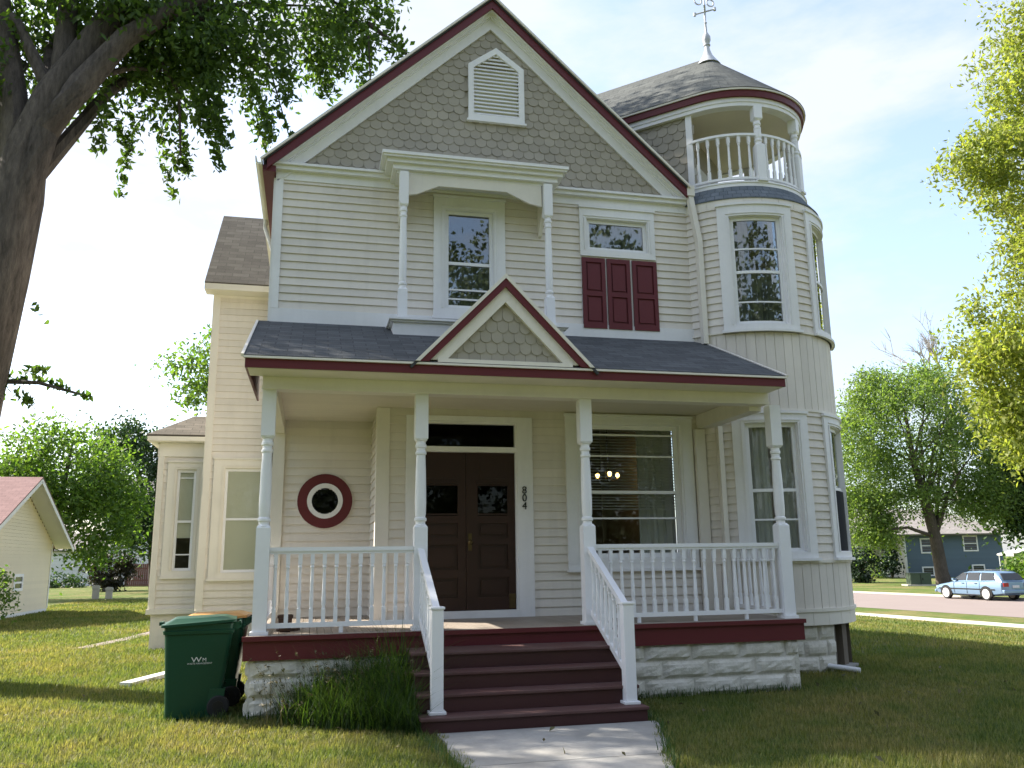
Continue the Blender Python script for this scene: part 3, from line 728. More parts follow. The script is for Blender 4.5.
# --- corner tower
TC = (7.99, 2.645); TR = 1.44
CY = Cyl(TC, TR)
def tw(name, a0, a1, z0, z1, **k): return window(CY, CY.a(a0), CY.a(a1), z0, z1, **k)
g1 = tw('w', -124, -80, 1.56, 3.62, cw=.17, rails=[2.1], meet=2.516, head=.13, bottom=.08, shade=[(0, .45, .0, 1, .12, 'curtain', 'curtain'), (.72, 1, 0, 1, .14, 'curtain', 'curtain')], out=.05, label='curved lower tower window beside the porch')
g2 = tw('w', -124.5, -79, 4.89, 6.86, cw=.17, rails=[6.17, 5.33], meet=5.80, head=.17, bottom=.08, out=.05, glass='glass_old', shade=[(0, .36, 0, 1, .12, 'curtain', 'curtain'), (.36, 1, .0, .5, .15, 'curtain', 'curtain')], label='curved upper tower window facing the walk')
g3 = tw('w', -66, -22, 1.56, 3.62, cw=.15, rails=[], meet=2.56, head=.13, bottom=.08, out=.05, shade=[(0, 1, 0, .48, -.004, 'screen', 'screen')], label='lower tower window with dark screen on its lower half')
g4 = tw('w', -66, -22, 4.89, 6.86, cw=.15, rails=[], meet=5.80, head=.17, bottom=.08, out=.05, glass='glass_old', label='upper tower window on the far side')
A0, A1 = -152, 62
mb = MB()
clap(mb, CY, [(CY.a(A0), 1.53), (CY.a(A1), 1.53), (CY.a(A1), 3.665), (CY.a(A0), 3.665)], [g1, g3], course=.115)
clap(mb, CY, [(CY.a(A0), 4.88), (CY.a(A1), 4.88), (CY.a(A1), 6.86), (CY.a(A0), 6.86)], [g2, g4], course=.115)
for z0, z1, out in ((.865, 1.49, .012), (3.70, 4.85, .012)):       # vertical boarded bands
    a = CY.a(A0); w_ = TR * R(5.6)
    while a < CY.a(A1):
        dd = out + random.uniform(-.002, .002); strip(mb, CY, a + .004, a + w_ - .004, z0, z1, .0, dd); a += w_
    strip(mb, CY, CY.a(A0), CY.a(A1), z0, z1, -.02, .001)
part(mb, 'tower_wall', 'siding')
mb = MB()
for z0, z1, d in ((.82, .865, .04), (1.49, 1.53, .04), (3.665, 3.70, .03), (4.85, 4.882, .04)): mb = MB(); strip(mb, CY, CY.a(A0), CY.a(A1), z0, z1, -.02, d); part(mb, 'tower_ledge', 'cream_trim')
for z0, z1 in ((.64, .82), (6.86, 7.0)):
    mb = MB()
    a = CY.a(A0); w_ = TR * R(11)
    while a < CY.a(A1): strip(mb, CY, a + .003, a + w_ - .003, z0, z1, -.01, .02); a += w_
    strip(mb, CY, CY.a(A0), CY.a(A1), z0, z1, -.02, .012); part(mb, 'tower_trim', 'cream_trim')
mb = MB(); c2 = Cyl(TC, 1.36); rocks(mb, c2, c2.a(-150), c2.a(-66), 0, .64, 3, .4); part(mb, 'foundation', 'rock', fix=False)
mb = MB(); c3 = Cyl(TC, 1.2); strip(mb, c3, c3.a(-70), c3.a(60), 0, .64, -.05, 0); strip(mb, c2, c2.a(-57), c2.a(-50), 0, .64, -.1, 0); strip(mb, c2, c2.a(-30), c2.a(-24), 0, .64, -.1, 0); part(mb, 'crawlspace_panel', 'crawl')
mb = MB(); strip(mb, c2, c2.a(-64), c2.a(-44), 0, .06, -.1, .1); part(mb, 'footing', 'concrete')
# tower floors inside
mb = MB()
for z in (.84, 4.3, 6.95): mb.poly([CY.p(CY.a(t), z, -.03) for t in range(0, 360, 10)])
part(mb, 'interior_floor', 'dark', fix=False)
# skirt roof below the balcony
def surf(mb, f, ts, rs, closed=False):
    """UV mapped surface of revolution-like strip"""
    for i in range(len(ts) - 1):
        for j in range(len(rs) - 1):
            a, b, c, d = f(ts[i], rs[j]), f(ts[i + 1], rs[j]), f(ts[i + 1], rs[j + 1]), f(ts[i], rs[j + 1])
            mb.add([a, b, c, d], [(0, 1, 2, 3)], [[(ts[i] * 1.4, j * .11), (ts[i + 1] * 1.4, j * .11), (ts[i + 1] * 1.4, (j + 1) * .11), (ts[i] * 1.4, (j + 1) * .11)]])
def cp(t, rz): return (TC[0] + rz[0] * math.cos(t), TC[1] + rz[0] * math.sin(t), rz[1])
ts = [R(x) for x in np.arange(A0, A1 + .1, 3)]
mb = MB(); surf(mb, cp, ts, [(1.40, 6.985), (1.475, 6.98), (1.475, 6.995), (1.41, 7.08), (1.35, 7.16), (1.30, 7.25)])
part(mb, 'tower_skirt_roof', 'roof_flare', smooth=False)
cb = Cyl(TC, 1.25)
mb = MB(); strip(mb, cb, cb.a(A0), cb.a(A1), 7.18, 7.31, -.10, .045); strip(mb, cb, cb.a(A0), cb.a(A1), 7.31, 7.335, -.14, .06); part(mb, 'balcony_kerb', 'pwhite')
mb = MB(); mb.poly([cb.p(cb.a(t), 7.30, -.05) for t in range(0, 360, 10)]); part(mb, 'balcony_floor', 'floor', fix=False)
mb = MB(); strip(mb, cb, cb.a(-144), cb.a(44), 7.385, 7.42, -.025, .025); strip(mb, cb, cb.a(-144), cb.a(44), 8.12, 8.16, -.035, .035); brl = part(mb, 'balcony_railing', 'pwhite')
posts = (-143.5, -92, -51, -4, 40)
for a0, a1 in zip(posts, posts[1:]):
    for i in range(6):
        t = a0 + (a1 - a0) * (i + 1) / 7
        x, y, _ = cb.p(cb.a(t), 0, 0); put_bal(brl, (x, y, 7.42), .70)
for t in posts[1:]:
    x, y, _ = cb.p(cb.a(t), 0, 0)
    o = column_mesh(0, 8.63 - 7.335, .62, 1.08, .07, 'p').build('balcony_post', M['pwhite'], HOUSE, smooth=True, loc=(0, 0, 0)); o.location = Vector((x, y, 7.335)) - HOUSE.location; o.rotation_euler = (0, 0, R(t))
# turret roof: half cone running back as a ridge
DG = (-.7071, .7071); LEN = 3.6
def eave(r, L=LEN):
    p = []
    n1 = (-.7071 * r, -.7071 * r)
    for l in np.linspace(L, 0, 5)[:-1]: p.append((TC[0] + n1[0] + DG[0] * l, TC[1] + n1[1] + DG[1] * l, l, 0))
    for a in np.arange(-135, 45.1, 6): p.append((TC[0] + r * math.cos(R(a)), TC[1] + r * math.sin(R(a)), 0, a))
    for l in np.linspace(0, L, 5)[1:]: p.append((TC[0] - n1[0] + DG[0] * l, TC[1] - n1[1] + DG[1] * l, l, 0))
    return p
def sweep(mb, prof, L=LEN, cap=True):
    rings = [[(x, y, z) for x, y, _, _ in eave(r, L)] for r, z in prof]
    for a, b in zip(rings, rings[1:]):
        for i in range(len(a) - 1): mb.add([a[i], a[i + 1], b[i + 1], b[i]], [(0, 1, 2, 3)])
mb = MB(); sweep(mb, [(1.16, 8.62), (1.31, 8.62), (1.31, 8.68), (1.325, 8.685), (1.325, 8.76), (1.16, 8.76), (1.16, 8.62)]); part(mb, 'turret_frieze', 'white')
mb = MB(); sweep(mb, [(1.30, 8.758), (1.365, 8.758), (1.375, 8.88), (1.30, 8.885), (1.30, 8.758)]); part(mb, 'turret_fascia', 'burgundy')
mb = MB(); sweep(mb, [(1.38, 8.862), (1.40, 8.862), (1.40, 8.893), (1.38, 8.893), (1.38, 8.862)]); part(mb, 'drip_edge', 'cream_trim')
TZ = 10.36; AP = .139
mb = MB(); e = eave(1.41); acc = 0; sl = math.hypot(1.41, TZ - 8.895)
for i in range(len(e) - 1):
    p, q = e[i], e[i + 1]; w_ = math.hypot(q[0] - p[0], q[1] - p[1])
    pl, ql = max(p[2], AP), max(q[2], AP); tp = (TC[0] + DG[0] * pl, TC[1] + DG[1] * pl, TZ); tq = (TC[0] + DG[0] * ql, TC[1] + DG[1] * ql, TZ)
    A, B = (p[0], p[1], 8.895), (q[0], q[1], 8.895)
    if p[2] == q[2] == 0:
        K = 10
        for k in range(K):
            t0, t1 = k / K, (k + 1) / K; lp = lambda a, b, t: tuple(a[m] + (b[m] - a[m]) * t for m in range(3))
            mb.add([lp(A, tp, t0), lp(B, tq, t0), lp(B, tq, t1), lp(A, tp, t1)], [(0, 1, 2, 3)], [[(acc, sl * t0), (acc + w_, sl * t0), (acc + w_, sl * t1), (acc, sl * t1)]])
    else: mb.add([A, B, tq, tp], [(0, 1, 2, 3)], [[(acc, 0), (acc + w_, 0), (acc + w_, sl), (acc, sl)]])
    acc += w_
e2 = eave(1.41); mb.poly([(e2[0][0], e2[0][1], 8.895), (TC[0] + DG[0] * LEN, TC[1] + DG[1] * LEN, TZ), (e2[-1][0], e2[-1][1], 8.895)], [(0, 0), (1.4, 2), (2.8, 0)])
troof = part(mb, 'turret_roof', 'roof_tower', fix=False)
mb = MB(); e = eave(1.30); mb.poly([(x, y, 8.64) for x, y, _, _ in e]); part(mb, 'balcony_ceiling', 'ceiling', fix=False)
# diagonal shingled walls of the turret and the balcony back
DW = Flat((TC[0] - .7071 * 1.22 + DG[0] * 3.4, TC[1] - .7071 * 1.22 + DG[1] * 3.4), (.7071, -.7071))
mb = MB(); q = [(0, 7.0), (3.26, 7.0), (3.26, 8.64), (0, 8.64)]; strip(mb, DW, 0, 3.26, 7.0, 8.64, -.06, -.002); scales(mb, DW, [(0, 7.0), (3.2, 7.0), (3.2, 8.6), (0, 8.6)], w=.18, row=.145)
part(mb, 'turret_wall', 'shingle', fix=False)
mb = MB(); strip(mb, DW, 3.2, 3.30, 7.3, 8.63, 0, .05); part(mb, 'corner_board', 'white')
BW = Flat((TC[0] - .7071 * 1.2 + DG[0] * .35, TC[1] - .7071 * 1.2 + DG[1] * .35), (.7071, .7071))
mb = MB(); strip(mb, BW, 0, 2.0, 8.2, 8.64, -.05, 0); strip(mb, BW, 0, .7, 7.3, 8.2, -.05, 0); strip(mb, BW, 1.55, 2.0, 7.3, 8.2, -.05, 0); part(mb, 'balcony_back_wall', 'shingle')
mb = MB(); strip(mb, BW, .7, 1.55, 7.3, 8.2, -.05, .002); part(mb, 'balcony_panel', 'house_white')  # white panel added for the bright strip behind the balusters
# downspout on the tower corner
mb = MB(); px, py, _ = CY.p(CY.a(-135.8), 0, .06)
mb.box(6.77, 6.89, 1.58, 1.72, 7.10, 7.27); mb.bar((6.83, 1.65, 7.12), (px, py, 6.35), .08, .10, (0, 1, 0)); mb.bar((px, py, 6.37), (px, py, 4.72), .08, .10, (0, 1, 0)); part(mb, 'downspout', 'cream_trim'); mb = MB()
x2, y2, _ = CY.p(CY.a(-131), 0, .06); mb.bar((x2, y2, 3.46), (x2, y2, .3), .07, .09, (0, 1, 0))
part(mb, 'downspout', 'cream_trim')
# weather vane
VX, VY = TC[0] + DG[0] * AP, TC[1] + DG[1] * AP
mb = MB(); mb.lathe([(.22, -.15), (.14, -.03), (.085, .06), (.05, .17), (.04, .25), (.062, .26), (.062, .275), (.04, .29), (.072, .36), (.072, .43), (.04, .50), (.024, .53), (.018, .70), (.03, .72), (.016, .74), (.012, .95), (.011, 1.6)], (VX, VY, TZ - .02), 14)
wv = part(mb, 'weather_vane', 'galv', smooth=True)
mb = MB(); c = Vector((VX, VY, TZ + .93))
mb.tube([c + Vector((-.17, .06, -.04)), c + Vector((.17, -.06, .04))], .015, 8); mb.tube([c + Vector((-.05, -.1, .07)), c + Vector((.06, .12, -.1))], .02, 8)
for s_ in (-1, 1):
    k = c + Vector((.17 * s_, -.06 * s_, .04 * s_)); mb.tube([k + Vector((0, 0, -.03)), k + Vector((0, 0, .03))], .026, 8)
for s_ in (-1, 1):
    cc = c + Vector((.12 * s_, 0, .2)); mb.tube([cc + Vector((.07 * math.cos(t), 0, .07 * math.sin(t))) for t in np.linspace(0, 2 * math.pi, 15)], .014, 6, cap=False)
mb.bar(c + Vector((-.34, 0, .42)), c + Vector((.4, 0, .42)), .012, .05); mb.extr([(.3, .34), (.52, .42), (.3, .5)], lambda a, b, t: (c.x + a, c.y + t, c.z + b), -.008, .008); mb.extr([(-.5, .54), (-.28, .42), (-.5, .3), (-.42, .42)], lambda a, b, t: (c.x + a, c.y + t, c.z + b), -.008, .008)
mb.build('vane_arrow', M['galv'], wv)

# --- left wing and one storey bay
WF = Flat((0, 7.3), (1, 0))
wh = window(WF, -.60, .52, 1.32, 3.55, .20, [], meet=2.42, shade=[(0, 1, 0, 1, .05, 'shade', 'shade')], head=.16, bottom=.1, cmat='cream_trim', label='sash window with drawn shade on the side wing')
mb = MB(); clap(mb, WF, [(-.77, .72), (.66, .72), (.66, 6.9), (-.77, 6.9)], [wh], course=.13); part(mb, 'siding_wall', 'siding'); mb = MB()
clap(mb, Flat((-.77, 12.1), (0, -1)), [(0, .72), (4.8, .72), (4.8, 6.95), (2.4, 9.25), (0, 6.95)], course=.13); part(mb, 'siding_wall', 'siding'); mb = MB()
clap(mb, Flat((.66, 12.1), (-1, 0)), [(0, .72), (1.43, .72), (1.43, 6.9), (0, 6.9)], course=.13); part(mb, 'siding_wall', 'siding'); mb = MB()
BF = Flat((0, 8.2), (1, 0)); BL = Flat((-1.73, 10.7), (0, -1))
bh = window(BF, -1.56, -.84, 1.36, 3.58, .17, [3.28, 1.78], meet=2.42, head=.13, bottom=.1, cmat='cream_trim', shade=[(0, 1, .32, 1, .07, 'shade', 'shade')], label='narrow sash window on the low side bay')
clap(mb, BF, [(-1.73, .72), (-.77, .72), (-.77, 3.86), (-1.73, 3.86)], [bh], course=.13); part(mb, 'siding_wall', 'siding'); mb = MB(); clap(mb, BL, [(0, .72), (2.5, .72), (2.5, 3.86), (0, 3.86)], course=.13)
part(mb, 'siding_wall', 'siding')
mb = MB(); strip(mb, WF, -.78, -.66, .72, 6.9, 0, .035); mb.box(-.80, -.772, 7.3, 7.42, .72, 6.9); strip(mb, WF, -.77, .6, 6.78, 6.9, 0, .03)
mb.box(-1.725, -.775, 8.205, 8.26, 3.86, 4.12); strip(mb, BF, -1.74, -1.64, .72, 3.70, 0, .035); mb.box(-1.76, -1.732, 8.2, 8.3, .72, 3.86); strip(mb, BF, -1.74, -.772, 3.70, 3.968, 0, .04); strip(mb, BF, -1.78, -.78, .66, .76, 0, .06); strip(mb, WF, -.8, .6, .66, .76, 0, .06)
strip(mb, BL, 0, 2.53, 3.70, 3.95, 0, .04)
mb.box(-.93, .42, 6.90, 6.94, 6.83, 6.97); mb.box(-.93, .42, 6.94, 7.29, 6.83, 6.86)
mb.box(-1.95, -.78, 7.96, 8.0, 3.99, 4.1); mb.box(-1.95, -1.91, 8.0, 10.9, 3.99, 4.1); mb.box(-1.91, -.78, 8.0, 8.2, 3.97, 3.99); mb.box(-1.91, -1.73, 8.2, 10.9, 3.97, 3.99)
part(mb, 'trim_board', 'cream_trim')
mb = MB(); mb.box(-.75, .66, 7.32, 12.0, 0, .7); mb.box(-1.70, -.76, 8.23, 10.6, 0, .7); part(mb, 'foundation', 'siding')
mb = MB()
slab(mb, [(-.93, 6.88, 6.97), (1.3, 6.88, 6.97), (3.6, 9.35, 9.36), (-.93, 9.35, 9.36)], .05); slab(mb, [(3.6, 9.35, 9.36), (-.93, 9.35, 9.36), (-.93, 12.4, 6.4), (1.3, 12.4, 6.4)], .05)
slab(mb, [(-1.96, 7.94, 4.11), (-.77, 7.94, 4.11), (-.77, 8.75, 4.62), (-1.2, 8.75, 4.62)], .04); slab(mb, [(-1.96, 10.9, 4.11), (-1.96, 7.94, 4.11), (-1.2, 8.75, 4.62), (-1.2, 10.9, 4.62)], .04)
mb.poly([(-1.2, 8.75, 4.62), (-.77, 8.75, 4.62), (-.77, 10.9, 4.62), (-1.2, 10.9, 4.62)], [(0, 0), (.4, 0), (.4, 2), (0, 2)])
part(mb, 'wing_roof', 'roof_brown')
mb = MB(); mb.box(-1.65, .5, 8.9, 9.0, .8, 3.8); part(mb, 'interior_wall', 'room')

# ------------------------------------------------------------------ ground, paths, street
def ground_z(x):
    t = min(1, max(0, (x - 10.5) / 11.5)); return -.70 * t * t * (3 - 2 * t)
mb = MB()
xs = [-400, -120, -40, -15, 0, 9] + [10 + i for i in range(15)] + [40, 120, 500]; ys = [-120, -40, -12, 0, 12, 40, 90, 200, 600]; nx_ = len(xs)
mb.add([(x, y, ground_z(x)) for y in ys for x in xs], [(j * nx_ + i, j * nx_ + i + 1, j * nx_ + nx_ + 1 + i, j * nx_ + nx_ + i) for j in range(8) for i in range(nx_ - 1)])
tag(mb.build('ground', M['ground'], loc=(0, 0, 0)), kind='structure')
def ribbon(name, line, w0, w1, z, m, base=0.0, th=None):
    """strip along a polyline; w0/w1 offsets to the right of travel"""
    mb = MB(); L = []
    for i, (x, y) in enumerate(line):
        a = line[max(i - 1, 0)]; b = line[min(i + 1, len(line) - 1)]; dx, dy = b[0] - a[0], b[1] - a[1]; l = math.hypot(dx, dy); nx, ny = dy / l, -dx / l
        L.append(((x + nx * w0, y + ny * w0), (x + nx * w1, y + ny * w1)))
    for (a, b), (c, d) in zip(L, L[1:]):
        if th: mb.hexa([(*a, base - .05), (*b, base - .05), (*d, base - .05), (*c, base - .05), (*a, base + z), (*b, base + z), (*d, base + z), (*c, base + z)])
        else: mb.poly([(*a, base + z), (*b, base + z), (*d, base + z), (*c, base + z)])
    return tag(mb.build(name, M[m], loc=(0, 0, 0)), kind='structure')
GL = -.70                       # street level below the house plot
SLOPE = -.125
def sx(x0, y0, y): return x0 + SLOPE * (y - y0)
line = [(sx(25.85, 20.4, y), y) for y in (-60, -20, 0, 10, 20, 40, 90, 200, 400)]
ribbon('street', line, 0, 10.6, .008, 'street', GL)
ribbon('kerb', line, 10.6, 10.78, .1, 'kerb', GL, 1)
line = [(sx(22.4, 16.6, y), y) for y in (-60, -20, 0, 10, 20, 40, 90)]
ribbon('pavement', line, .1, 1.0, .03, 'kerb', GL, 1)
def patch(name, pts, z, m):
    mb = MB(); n = len(pts); mb.add([(*p, 0) for p in pts] + [(*p, z) for p in pts], [tuple(range(n, 2 * n))] + [(i, (i + 1) % n, n + (i + 1) % n, n + i) for i in range(n)])
    return tag(mb.build(name, M[m], loc=(0, 0, 0)), kind='structure')
# walk in front of the steps, slabs with joints and ragged edges
y = -1.42; k = 0
while y > -13:
    y1 = y - 1.35
    L_ = [(2.40 + .05 * math.sin(yy * 3.1) + random.uniform(-.02, .02) + max(0, .12 * (-yy - 1.4)) * .6, yy) for yy in np.linspace(y - .006, y1 + .006, 7)]
    R_ = [(4.62 - .36 * min(2, max(0, -yy - 1.5)) + random.uniform(-.025, .025), yy) for yy in np.linspace(y1 + .006, y - .006, 7)]
    patch('walkway', L_ + R_, .022, 'concrete'); y = y1
ribbon('path', [(-3.05, 8.95), (-2.65, 10.8), (-2.35, 12.6), (-2.2, 14.5)], -.15, .15, .02, 'street', 0, 1)

# ------------------------------------------------------------------ loose things
def oriented(loc, ang):
    c, s = math.cos(ang), math.sin(ang)
    return lambda p: (loc[0] + c * p[0] - s * p[1], loc[1] + s * p[0] + c * p[1], loc[2] + p[2])
def xf(mb, T): mb.v = [T(p) for p in mb.v]; return mb
def bin_(loc, ang, label, lidmat, logo):
    """wheeled bin; local +x is the hinge side with the wheels"""
    root = empty('wheeled_bin', loc, label, 'trash bin', 'bins beside the porch'); T = oriented(loc, ang)
    mb = MB()
    ring = lambda z, l0, l1, w: [(-l0, -w, z), (l1, -w, z), (l1, w, z), (-l0, w, z)]
    def rr(z, l0, l1, w, r=.05):
        p = []
        for cx, cy, a0 in ((l1 - r, -w + r, -90), (l1 - r, w - r, 0), (-l0 + r, w - r, 90), (-l0 + r, -w + r, 180)):
            for a in (0, 30, 60, 90): p.append((cx + r * math.cos(R(a0 + a)), cy + r * math.sin(R(a0 + a)), z))
        return p
    prof = [(.015, .285, .22, .235), (.05, .29, .24, .24), (.5, .315, .30, .265), (.86, .335, .345, .285), (.865, .35, .36, .30), (.90, .355, .365, .305), (.905, .34, .35, .29), (.965, .345, .355, .295)]
    rings = [rr(*p) for p in prof]; n = 16; v = [q for r_ in rings for q in r_]; f = []
    for i in range(len(rings) - 1):
        for k in range(n): f.append((i * n + k, i * n + (k + 1) % n, (i + 1) * n + (k + 1) % n, (i + 1) * n + k))
    f += [tuple(range(n - 1, -1, -1)), tuple(range((len(rings) - 1) * n, len(rings) * n))]
    mb.add(v, f)
    # wheel arch hump and handle lugs on the hinge side
    for s_ in (-1, 1):
        mb.hexa([(.10, s_ * .20, .02), (.26, s_ * .20, .02), (.26, s_ * .255, .02), (.10, s_ * .255, .02), (.14, s_ * .2, .30), (.30, s_ * .2, .30), (.30, s_ * .262, .30), (.14, s_ * .262, .30)])
        mb.hexa([(.33, s_ * .20, .86), (.43, s_ * .20, .92), (.43, s_ * .25, .92), (.33, s_ * .25, .86), (.33, s_ * .2, .97), (.43, s_ * .2, .985), (.43, s_ * .25, .985), (.33, s_ * .25, .97)])
    xf(mb, T).build('body', M['green_plastic'], root, smooth=True)
    mb = MB(); mb.tube([(.42, -.25, .955), (.42, .25, .955)], .016, 10); xf(mb, T).build('handle', M['green_plastic'], root, smooth=True)
    mb = MB()
    lp = [(.968, .375, .38, .315), (.995, .375, .38, .315), (1.003, .34, .34, .285), (1.022, .26, .29, .24), (1.026, .24, .27, .22)]
    rings = [rr(*p, r=.04) for p in lp]; v = [q for r_ in rings for q in r_]; f = []
    for i in range(len(rings) - 1):
        for k in range(n): f.append((i * n + k, i * n + (k + 1) % n, (i + 1) * n + (k + 1) % n, (i + 1) * n + k))
    f += [tuple(range(n - 1, -1, -1)), tuple(range((len(rings) - 1) * n, len(rings) * n))]; mb.add(v, f)
    v0 = mb.v; mb.v = [(x, y_, z - .03 * (x < -.3) + .01 * (x > .2)) for x, y_, z in v0]
    mb.box(-.41, -.37, -.09, .09, .95, .985)
    xf(mb, T).build('lid', M[lidmat], root, smooth=True)
    for s_ in (-1, 1):
        mb = MB(); pr = [(.02, -.03), (.10, -.03), (.113, -.018), (.113, .018), (.10, .03), (.02, .03)]
        mb.lathe(pr, n=20); mb.v = [(x + .235, z + s_ * .245, y_ + .118) for x, y_, z in mb.v]
        w_ = xf(mb, T).build('wheel', M['black_rubber'], root, smooth=True)
        mb = MB(); mb.lathe([(.01, -.034), (.06, -.034), (.065, .034), (.01, .034)], n=14); mb.v = [(x + .235, z + s_ * .245, y_ + .118) for x, y_, z in mb.v]; xf(mb, T).build('hub', M['black'], w_)
    if logo:
        def put(txt, size, lx, lz, sc=1):
            me = text_mesh(txt, size, .0015, 'print'); vs = np.zeros(len(me.vertices) * 3); me.vertices.foreach_get('co', vs); vs = vs.reshape(-1, 3)
            W_ = lambda x, z: -(.265 + (z - .5) * .054) - .003
            pts = [T((lx + a * sc, W_(lx + a, lz + b) - c, lz + b)) for a, b, c in vs]; base = Vector(loc)
            me.vertices.foreach_set('co', np.array([tuple(Vector(p) - base) for p in pts]).ravel()); me.materials.clear(); me.materials.append(M['print']); me.update()
            o = bpy.data.objects.new('printed_mark', me); COL.objects.link(o); o.parent = root; return o
        put('W', .075, -.005, .60, 1.35); put('M', .055, .075, .597)
        put('WASTE MANAGEMENT', .024, .03, .562)
    return root
bin_((.10, .42, 0), R(4), 'dark green wheeled bin with green lid and white lettering beside the porch', 'green_plastic', True)
bin_((.19, 1.16, 0), R(-2), 'wheeled bin with yellow orange lid behind the all green one', 'yellow_plastic', False)
mb = MB(); mb.lathe([(.075, 0), (.09, .02), (.105, .15), (.12, .155), (.12, .185), (.10, .185), (.09, .16), (.01, .155)], (1.0, .42, ZF), 4)
pt = mb.build('flower_pot', M['pot'], loc=(1.0, .42, ZF)); tag(pt, 'empty dark square flower pot on the porch behind the left railing', 'flower pot')
mb = MB(); mb.lathe([(.11, 0), (.13, .0), (.135, .02), (.12, .03)], (1.03, .62, ZF), 16); tag(mb.build('saucer', M['pot'], loc=(1.03, .62, ZF)), 'small dark saucer on the porch floor behind the flower pot', 'saucer')
mb = MB(); mb.bar((-1.10, 3.05, .03), (-.62, 4.3, .035), .17, .05); tag(mb.build('wooden_board', M['house_white'], loc=(-.86, 3.7, 0)), 'weathered white board lying in the grass left of the bins', 'board')
mb = MB(); mb.tube([(7.55, 2.2 - .5, .17), (8.2, 1.45, .1), (8.62, 1.0, .045)], .035, 10); tag(mb.build('drain_pipe', M['pwhite'], loc=(8.2, 1.45, 0), smooth=True), 'white drain pipe lying on the grass at the tower foot', 'drain pipe')
# lit chandelier inside the picture window
ch = empty('chandelier', (6.2, 4.1, 4.18), 'lit three bulb chandelier seen inside the picture window', 'chandelier')
mb = MB(); cx_, cy_, cz_ = 6.2, 4.1, 3.0; mb.tube([(cx_, cy_, 4.19), (cx_, cy_, cz_)], .012, 8); mb.lathe([(.06, 0), (.05, .04)], (cx_, cy_, 4.15), 12); mb.lathe([(.01, -.12), (.05, -.06), (.03, 0), (.05, .06), (.01, .1)], (cx_, cy_, cz_), 12)
for k in range(3):
    a = 2 * math.pi * k / 3 + .3; mb.tube([(cx_, cy_, cz_ - .03), (cx_ + .1 * math.cos(a), cy_ + .1 * math.sin(a), cz_ - .1), (cx_ + .2 * math.cos(a), cy_ + .2 * math.sin(a), cz_ - .05)], .01, 6)
mb.build('frame', M['brass'], ch)
for k in range(3):
    a = 2 * math.pi * k / 3 + .3; mb = MB(); mb.lathe([(.015, -.04), (.032, -.015), (.034, .015), (.02, .04)], (cx_ + .2 * math.cos(a), cy_ + .2 * math.sin(a), cz_), 12); mb.build('bulb', M['bulb'], ch, smooth=True)

# ------------------------------------------------------------------ neighbours
def simple_window(root, W, s0, s1, z0, z1, fm='pwhite', nm='window', mid=True):
    mb = MB(); c = .09
    for a in ((s0, s0 + c, z0, z1), (s1 - c, s1, z0, z1), (s0 + c, s1 - c, z0, z0 + c), (s0 + c, s1 - c, z1 - c, z1)): strip(mb, W, *a, 0, .05)
    if mid: strip(mb, W, s0 + c, s1 - c, (z0 + z1) / 2 - .03, (z0 + z1) / 2 + .03, 0, .04)
    w = mb.build(nm, M[fm], root); mb = MB(); strip(mb, W, s0 + c, s1 - c, z0 + c, z1 - c, .01, .02); mb.build('pane', M['car_glass'], w)
# garage on the left
g = empty('garage', (-11.5, 20.9, 0), 'cream garage with dull red shingle roof at the left edge', 'garage')
mb = MB(); GE = Flat((-8.0, 16.8), (0, 1)); PK = (20.85 - 16.8, 4.40)
clap(mb, GE, [(0, .12), (8.1, .12), (8.1, 2.45), (PK[0], 4.32), (0, 2.45)], [(4.2, 5.0, .86, 1.32)], course=.11, out=.012)
clap(mb, Flat((-15, 16.8), (1, 0)), [(0, .12), (7, .12), (7, 2.45), (0, 2.45)], course=.2); clap(mb, Flat((-8, 24.9), (-1, 0)), [(0, .12), (7, .12), (7, 2.45), (0, 2.45)], course=.2)
mb.build('wall', M['garage'], g)
simple_window(g, GE, 4.15, 5.05, .82, 1.36)
mb = MB(); strip(mb, GE, 8.0, 8.1, .12, 2.4, 0, .03); mb.box(-8.0, -7.972, 24.9, 24.93, .12, 2.4); mb.box(-8.1, -7.99, 16.8, 24.9, 0, .118)
mb.build('corner_board', M['house_white'], g)
mb = MB(); sg_ = .475
for s_ in (-1, 1): slab(mb, [(-15.3, 20.85 + s_ * 4.6, 4.47 - sg_ * 4.6), (-7.38, 20.85 + s_ * 4.6, 4.47 - sg_ * 4.6), (-7.38, 20.85, 4.47), (-15.3, 20.85, 4.47)], .04)
mb.build('roof', M['roof_red'], g)
mb = MB()
for s_ in (-1, 1):
    mb.bar((-7.40, 20.85, 4.36), (-7.40, 20.85 + s_ * 4.6, 4.36 - sg_ * 4.6), .16, .03, (1, 0, 0))
    mb.hexa([(-7.99, 20.85, 4.36), (-7.42, 20.85, 4.36), (-7.42, 20.85 + s_ * 4.5, 4.36 - sg_ * 4.5), (-7.99, 20.85 + s_ * 4.5, 4.36 - sg_ * 4.5), (-7.99, 20.85, 4.38), (-7.42, 20.85, 4.38), (-7.42, 20.85 + s_ * 4.5, 4.38 - sg_ * 4.5), (-7.99, 20.85 + s_ * 4.5, 4.38 - sg_ * 4.5)])
mb.build('rake_board', M['house_white'], g)
